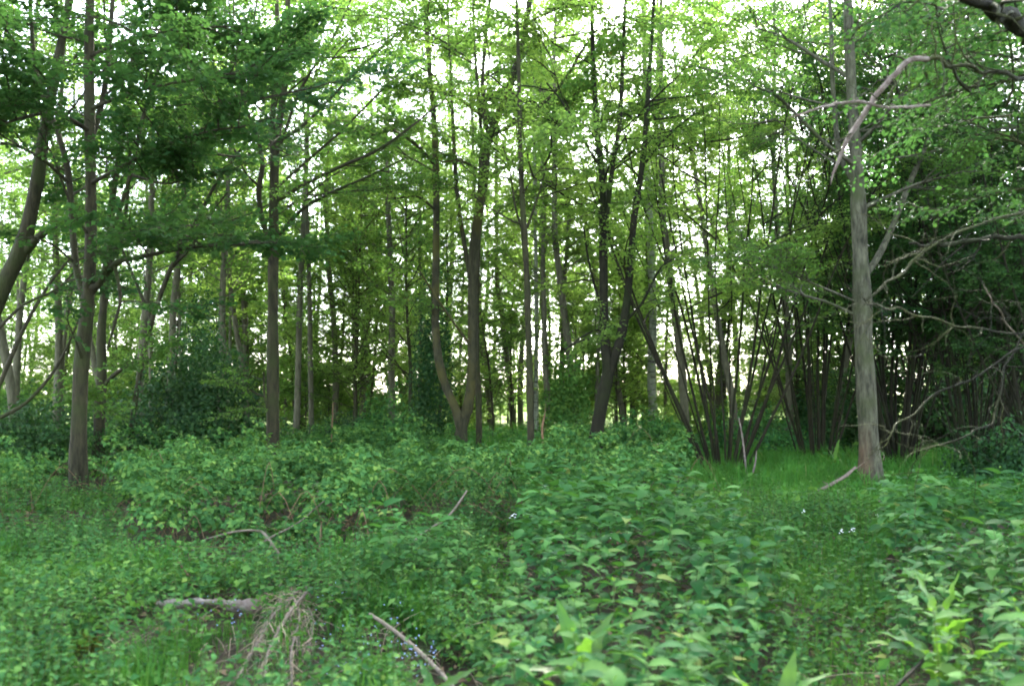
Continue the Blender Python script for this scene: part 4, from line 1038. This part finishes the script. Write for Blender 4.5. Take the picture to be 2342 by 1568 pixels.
# ------------------------------------------------------------------ lichen-covered tree at the right edge
def right_tree():
    rng = np.random.default_rng(501); d0 = 6.2
    x = GX(2338, d0) + .36
    base = np.array([x, d0, float(gz(x, d0))])
    root = empty('lichen_tree', base, 'near tree at the right edge with bare lichen covered branches', 'tree')
    S = smooth([[0, 0, -.15, .2], [.02, 0, .6, .17], [0, .05, 1.8, .15], [-.03, .05, 2.6, .14], [0, .1, 3.6, .12], [.1, .15, 5, .09], [.15, .2, 7, .04]], 40)
    mb = MB(); tube(mb, S[:, :3], S[:, 3], 14, rng, .08); link('trunk', mb.mesh('lichen_trunk', M['bark']), root)
    twm = MB()
    B = [  # (material, [(px, py, half width px, depth)])
        ('bark_dark', [(2420, 110, 30, 6.2), (2342, 62, 24, 5.7), (2290, 30, 19, 5.4), (2240, 5, 14, 5.2), (2170, -30, 10, 5.0), (2080, -80, 5, 4.8)], 0),
        ('lichen', [(2440, 215, 14, 6.2), (2342, 178, 12, 5.8), (2240, 156, 11, 5.5), (2150, 136, 11, 5.32), (2110, 133, 10, 5.27)], 0),
        ('deadpink', [(2125, 133, 8, 5.3), (2088, 138, 9, 5.25), (2060, 158, 9.5, 5.22), (2010, 222, 9, 5.2), (1972, 278, 8, 5.2), (1940, 334, 7, 5.2), (1920, 385, 5.5, 5.2), (1906, 432, 1.5, 5.2)], 0),
        ('deadpink', [(2130, 240, 4, 5.4), (2030, 240, 4.5, 5.2), (1960, 228, 5, 5.1), (1890, 240, 4.5, 5.0), (1840, 262, 3, 4.9), (1810, 275, 1.5, 4.9)], 0),
        ('lichen', [(2400, 790, 7, 6.2), (2342, 772, 6, 6.0), (2230, 755, 5.5, 5.7), (2130, 738, 5.5, 5.5), (2060, 724, 5, 5.4), (2000, 720, 4.5, 5.3), (1968, 700, 2, 5.2)], 0),
        ('lichen', [(2400, 470, 10, 6.2), (2300, 500, 8, 5.9), (2200, 530, 7, 5.7), (2120, 580, 7, 5.6), (2060, 628, 7, 5.5), (2010, 660, 6, 5.4), (1975, 690, 5, 5.35), (1962, 720, 2, 5.3)], 0),
        ('lichen', [(2400, 780, 6, 6.2), (2320, 800, 5, 6.0), (2220, 855, 5, 5.8), (2130, 900, 5, 5.7), (2070, 950, 5, 5.6), (2030, 985, 4, 5.5), (2012, 1025, 2, 5.5)], 0),
        ('lichen', [(2390, 700, 6, 6.2), (2320, 790, 5, 6.0), (2290, 880, 5, 5.9), (2275, 950, 5, 5.8), (2220, 985, 4.5, 5.7), (2150, 1008, 4, 5.6), (2080, 1035, 2, 5.5)], 0),
        ('deadwood', [(2380, 830, 5, 6.2), (2320, 765, 4.5, 6.1), (2280, 715, 4.5, 6.0), (2255, 685, 4, 5.9), (2232, 650, 2, 5.9)], 0),
        ('bark_dark', [(2400, 560, 8, 6.2), (2300, 540, 6, 6.1), (2180, 555, 5, 6.0), (2080, 560, 3, 5.9)], 0),
    ]
    for (m, pl, nl) in B:
        W = np.array([[*(P(a, b, e) - base), w * {'deadpink': .72, 'bark_dark': .95}.get(m, .42) * e / F] for a, b, w, e in pl])
        S = smooth(W, 30); S[:, :3] += np.cumsum(rng.normal(0, .0035, (30, 3)), 0) + (.0 if m == 'deadpink' else .01) * np.sin(np.arange(30)[:, None] * rng.uniform(.5, 1.3, 3) + rng.uniform(0, 6, 3)); S[:, 3] = np.maximum(S[:, 3], .002)
        mb = MB(); tube(mb, S[:, :3], S[:, 3], 7, rng, .12); link('branch', mb.mesh('lichen_branch', M[m]), root)
        for k in range(14 if m != 'deadpink' else 6):
            i = int(rng.uniform(6, 29)); a = nrm(rng.normal(size=3) * [1, .6, 1])
            tw = grow(rng, S[i, :3], a + nrm(S[min(i + 1, 29), :3] - S[i - 1, :3]) * .8, rng.uniform(.10, .6), up=-.1, wob=.35, n=7)
            tube(twm, tw, np.linspace(S[i, 3] * .45 + .001, .0012, 7), 4, cap=False)
            if k % 2: tube(twm, grow(rng, tw[3], rng.normal(size=3) + nrm(tw[4] - tw[3]), rng.uniform(.06, .3), up=0, wob=.3, n=5), np.linspace(.003, .001, 5), 3, cap=False)
    # leafy upper boughs
    for k in range(40):
        px, py, e = rng.uniform(2090, 2480), rng.uniform(-260, 520), rng.uniform(6.0, 8.2)
        if px < 2200 and py > 200: continue
        put_bough(rng, root, P(px, py, e) - base, rng.uniform(1.8, 4.4), rng.uniform(-.3, .3), int(rng.integers(0, 2)), 'leaf_dark', 'lichen', .05, LEAF5, .5)
    link('twigs', twm.mesh('lichen_twigs', M['lichen']), root)['kind'] = 'stuff'
right_tree()

# ------------------------------------------------------------------ fallen wood and dry stems
def stick(name, label, pl, mat, cat='stick', twigs=0, seed=1, group=None, sides=6, rough=.1):
    """pl: (px, py, half width px, depth)"""
    rng = np.random.default_rng(seed)
    W = np.array([[*P(a, b, e), w * (.65 if name == 'dry_plant' else 1) * e / F] for a, b, w, e in pl]); base = W[0, :3].copy()
    S = smooth(W, 24); S[:, :3] -= base
    mb = MB(); tube(mb, S[:, :3], np.maximum(S[:, 3], .0015), sides, rng, rough)
    if not twigs:
        o = link(name, mb.mesh(name, M[mat]), None, base); return tag(o, label, cat, group)
    root = empty(name, base, label, cat, group)
    link('shaft', mb.mesh(name + '_shaft', M[mat]), root)
    for k in range(twigs):
        i = int(rng.uniform(5, 22)); tw = grow(rng, S[i, :3], nrm(S[i + 1, :3] - S[i, :3]) + rng.normal(0, .5, 3), rng.uniform(.1, .3), up=0, wob=.15, n=5)
        mb = MB(); tube(mb, tw, np.linspace(max(.002, S[i, 3] * .5), .0015, 5), 4); link('twig', mb.mesh('stick_twig', M[mat]), root)
    return root
stick('fallen_stick', 'long pale stick sloping down to the bottom edge', [(846, 1404, 4, 5.5), (900, 1440, 4.5, 5.2), (960, 1490, 5, 4.85), (1010, 1540, 5, 4.55), (1060, 1600, 5, 4.2)], 'deadwood')
stick('fallen_branch', 'forked pale branch lying on the bramble bank', [(470, 1232, 1.5, 8.3), (530, 1216, 2.2, 8.2), (580, 1212, 3, 8.1), (601, 1217, 3.4, 8.1), (618, 1238, 3.4, 8.0), (640, 1268, 2.6, 7.9)], 'deadwood', twigs=2, seed=3)
stick('fallen_branch', 'thin dry branch crossing the bramble bank to the upper right', [(545, 1278, 1.6, 8.2), (612, 1232, 2.2, 8.3), (680, 1196, 2, 8.6), (735, 1150, 1.6, 9.0), (775, 1120, 1, 9.3)], 'deadwood', twigs=3, seed=4)
stick('bramble_cane', 'bent orange brown cane looping down to the fallen log', [(408, 1285, 2.5, 7.3), (440, 1325, 3, 7.1), (480, 1352, 3, 6.9), (496, 1380, 3.5, 6.7), (488, 1425, 2.5, 6.4)], 'cane', 'cane')
stick('bramble_cane', 'second cane crossing the bent orange brown one', [(380, 1325, 2, 7.2), (440, 1335, 2.5, 7.0), (490, 1360, 2.5, 6.9), (494, 1400, 2, 6.6)], 'cane', 'cane')
stick('fallen_stick', 'dry stick leaning on the nettles behind the small clump', [(935, 1250, 2.6, 7.6), (968, 1218, 2.8, 7.9), (1025, 1180, 2.8, 8.3), (1068, 1122, 2.2, 8.8)], 'deadwood')
stick('fallen_stick', 'grey stick propped towards the pale trunk at right', [(1820, 1148, 3, 12.6), (1880, 1118, 4, 12.8), (1930, 1090, 4, 13.0), (1956, 1068, 3, 13.2)], 'deadwood', twigs=2, seed=7)
stick('fallen_stick', 'short reddish stick right of the pale trunk', [(2010, 1145, 3, 11.6), (2030, 1155, 3.5, 11.5), (2052, 1168, 3, 11.3)], 'deadpink')
stick('fallen_stick', 'dark stick at the bottom edge in the right foreground', [(2035, 1585, 5, 3.9), (2090, 1530, 5, 4.1), (2130, 1490, 4, 4.4)], 'bark_dark')
stick('fallen_stick', 'grey stick slanting across the lower left corner', [(20, 1540, 6, 4.9), (70, 1490, 6, 5.3), (130, 1445, 4, 5.7), (150, 1430, 2, 5.9)], 'deadwood')
stick('fallen_stick', 'dark thin stick at the bottom left corner', [(0, 1515, 4, 5.0), (60, 1545, 4, 4.85), (120, 1580, 3, 4.6)], 'bark_dark')
stick('dry_plant', 'upright dry buff stem right of the slim knobbly trunk', [(1240, 1062, 3.5, 14.6), (1242, 1020, 4, 14.6), (1240, 980, 4, 14.6), (1246, 945, 2, 14.6)], 'cane', 'dry stem', twigs=3, seed=8)
stick('dry_plant', 'tall thin dry stem in front of the fan shaped hazel', [(1708, 1090, 3, 15.2), (1704, 1050, 3.5, 15.2), (1698, 1000, 3, 15.2), (1690, 955, 2, 15.2)], 'deadpink', 'dry stem')
stick('dry_plant', 'short dry stem right of the tall one before the hazel', [(1722, 1080, 3, 14.8), (1728, 1055, 3, 14.8), (1730, 1030, 2, 14.8)], 'deadpink', 'dry stem')
stick('dry_plant', 'dry stem standing behind the straight trunked tree', [(758, 1010, 2.5, 20), (760, 965, 2.5, 20), (762, 920, 1.5, 20)], 'cane', 'dry stem')
stick('dry_plant', 'bent pale dry cane behind the Y shaped tree', [(1495, 1035, 3, 16.4), (1505, 1015, 3, 16.4), (1516, 1012, 2, 16.4)], 'straw', 'dry stem')

def log():
    rng = np.random.default_rng(601); d = 6.35
    pl = [(358, 1408, 8, d), (420, 1412, 10, d - .03), (480, 1416, 11, d - .06), (540, 1426, 12, d - .1), (590, 1434, 13, d - .15)]
    W = np.array([[*P(a, b, e), w * e / F] for a, b, w, e in pl]); W[:, 2] = gz(W[:, 0], W[:, 1]) + W[:, 3] + .05
    base = W[0, :3].copy(); S = smooth(W, 26); S[:, :3] -= base
    root = empty('fallen_log', base, 'small fallen birch log with peeling white bark', 'log')
    mb = MB(); tube(mb, S[:20, :3] + rng.normal(0, .004, (20, 3)), S[:20, 3] * rng.uniform(.85, 1.12, 20), 12, rng, .2); link('bark', mb.mesh('log_bark', M['log_birch']), root)
    mb = MB(); tube(mb, S[18:, :3], S[18:, 3] * np.linspace(.95, 1.15, 8), 10, rng, .4); link('broken_end', mb.mesh('log_end', M['deadpink']), root)
    for k in range(3):
        i = int(rng.uniform(8, 22)); mb = MB(); tube(mb, grow(rng, S[i, :3], (rng.normal(0, .3), -.1, 1), .06, n=4), np.linspace(.008, .005, 4), 6); link('branch_stub', mb.mesh('log_stub', M['bark_dark']), root)
log()

def dead_bundle():
    rng = np.random.default_rng(611)
    base = P(676, 1402, 6.3); base[2] = float(gz(base[0], base[1]))
    root = empty('dead_branch_heap', base, 'heap of pale dead stalks fanning out towards the bottom edge', 'dead branches')
    apex = np.array([0, 0, .15])
    spine = []
    for (pxe, pye, r) in ((600, 1570, .012), (668, 1560, .009), (548, 1535, .007), (700, 1500, .006), (585, 1475, .006)):
        dd = 1.5 * F / (pye - 900); e = P(pxe, pye, dd) - base; e[2] = gz(e[0] + base[0], e[1] + base[1]) + .05
        S = smooth([apex + rng.normal(0, 1, 3) * [.07, .09, .04], apex * .6 + e * .4 + rng.normal(0, .03, 3) + [0, 0, .05], apex * .25 + e * .75 + rng.normal(0, .03, 3), e], 18)
        spine.append(S)
        mb = MB(); tube(mb, S, np.linspace(r, r * .5, 18), 7, rng, .18); link('branch', mb.mesh('dead_branch', M['deadwood']), root)
    for k in range(280):
        S = spine[int(rng.integers(0, len(spine)))]; i = int(17 * rng.uniform() ** 1.1); p = S[i] + rng.normal(0, .012, 3)
        d = nrm(S[min(i + 1, 17)] - S[i - 1 if i else 0] + 1e-6) + rng.normal(0, 1, 3) * [.34, .32, .12] - [0, 0, .1]
        L = rng.uniform(.1, .36)
        q = grow(rng, p, d, L, up=-.25, wob=.22, n=6); q[:, 2] = np.maximum(q[:, 2], gz(q[:, 0] + base[0], q[:, 1] + base[1]) - base[2] + rng.uniform(.005, .05))
        r = rng.choice([.0015, .0025, .004], p=[.55, .3, .15])
        mb = MB(); tube(mb, q, np.linspace(r, r * .4, 6), 4, rng, .1)
        link('stalk', mb.mesh('dead_stalk', M['straw' if k % 3 else 'deadwood']), root)
dead_bundle()

def moss():
    rng = np.random.default_rng(621); d = 5.6; x = GX(200, d); n = 1800
    v = nrm(rng.normal(size=(n, 3))); v[:, 2] = np.abs(v[:, 2])
    pos = v * [.11, .09, .10] * rng.uniform(.85, 1.05, (n, 1))
    mb = MB(); leaves(mb, pos, nrm(v + rng.normal(0, .4, (n, 3))), nrm(rng.normal(size=(n, 3))), .022 * rng.uniform(.6, 1.4, n), LEAF4, .4)
    m = leaf_mat('moss', [(0, (.10, .11, .02)), (1, (.19, .18, .035))], tw=.1)
    tag(link('moss_cushion', mb.mesh('moss_cushion', m, False), None, (x, d, float(gz(x, d)))), 'yellowish moss cushion in the lower left foreground', 'moss')
moss()

def white_flowers():
    rng = np.random.default_rng(631)
    P4 = MB()
    a = np.linspace(0, 2 * np.pi, 5)[:-1]
    for c in range(7):
        o = rng.normal(0, .011, 3); al = np.stack([np.cos(a), np.sin(a), 0 * a + .2], -1)
        leaves(P4, np.tile(o, (4, 1)), al, np.tile(UP, (4, 1)), np.full(4, .0075), LEAF4, 1.2)
    head = P4.mesh('flower_head', M['petal_white'], False)
    lab = {'m': 'small white flower head among the nettles of the middle bed', 'p': 'small white flower head above the herbs of the clearing path'}
    for (px, py, d, k) in ((1174, 1180, 7.3, 'm'), (1243, 1112, 8.0, 'm'), (1252, 1120, 8.0, 'm'), (1276, 1275, 6.6, 'm'), (1400, 1225, 6.6, 'm'), (1196, 1500, 4.6, 'm'), (1278, 1415, 5.2, 'm'), (1682, 1286, 6.2, 'm'),
                           (1776, 1212, 8.2, 'p'), (1838, 1168, 9.5, 'p'), (1925, 1215, 8.3, 'p'), (1950, 1212, 8.2, 'p'), (2037, 1294, 6.8, 'p'), (1115, 1612, 4.2, 'm'), (2010, 1180, 9.2, 'p')):
        w = P(px, py, d); z0 = float(gz(w[0], w[1]))
        root = empty('white_flower', (w[0], w[1], z0), lab[k], 'flower', 'white flowers: ' + lab[k][6:])
        mb = MB(); tube(mb, grow(rng, (0, 0, 0), (0, 0, 1), w[2] - z0, n=5, wob=.02), .0022, 4); link('stem', mb.mesh('flower_stem', M['stem_green']), root)
        link('flower_head', head, root, (0, 0, w[2] - z0)).rotation_euler = (-.4, 0, rng.uniform(0, 6))
white_flowers()
print('LEAVES', NLEAF, 'TRIS', sum(len(m.loops) - 2 * len(m.polygons) for m in bpy.data.meshes), 'OBJ', len(bpy.data.objects))
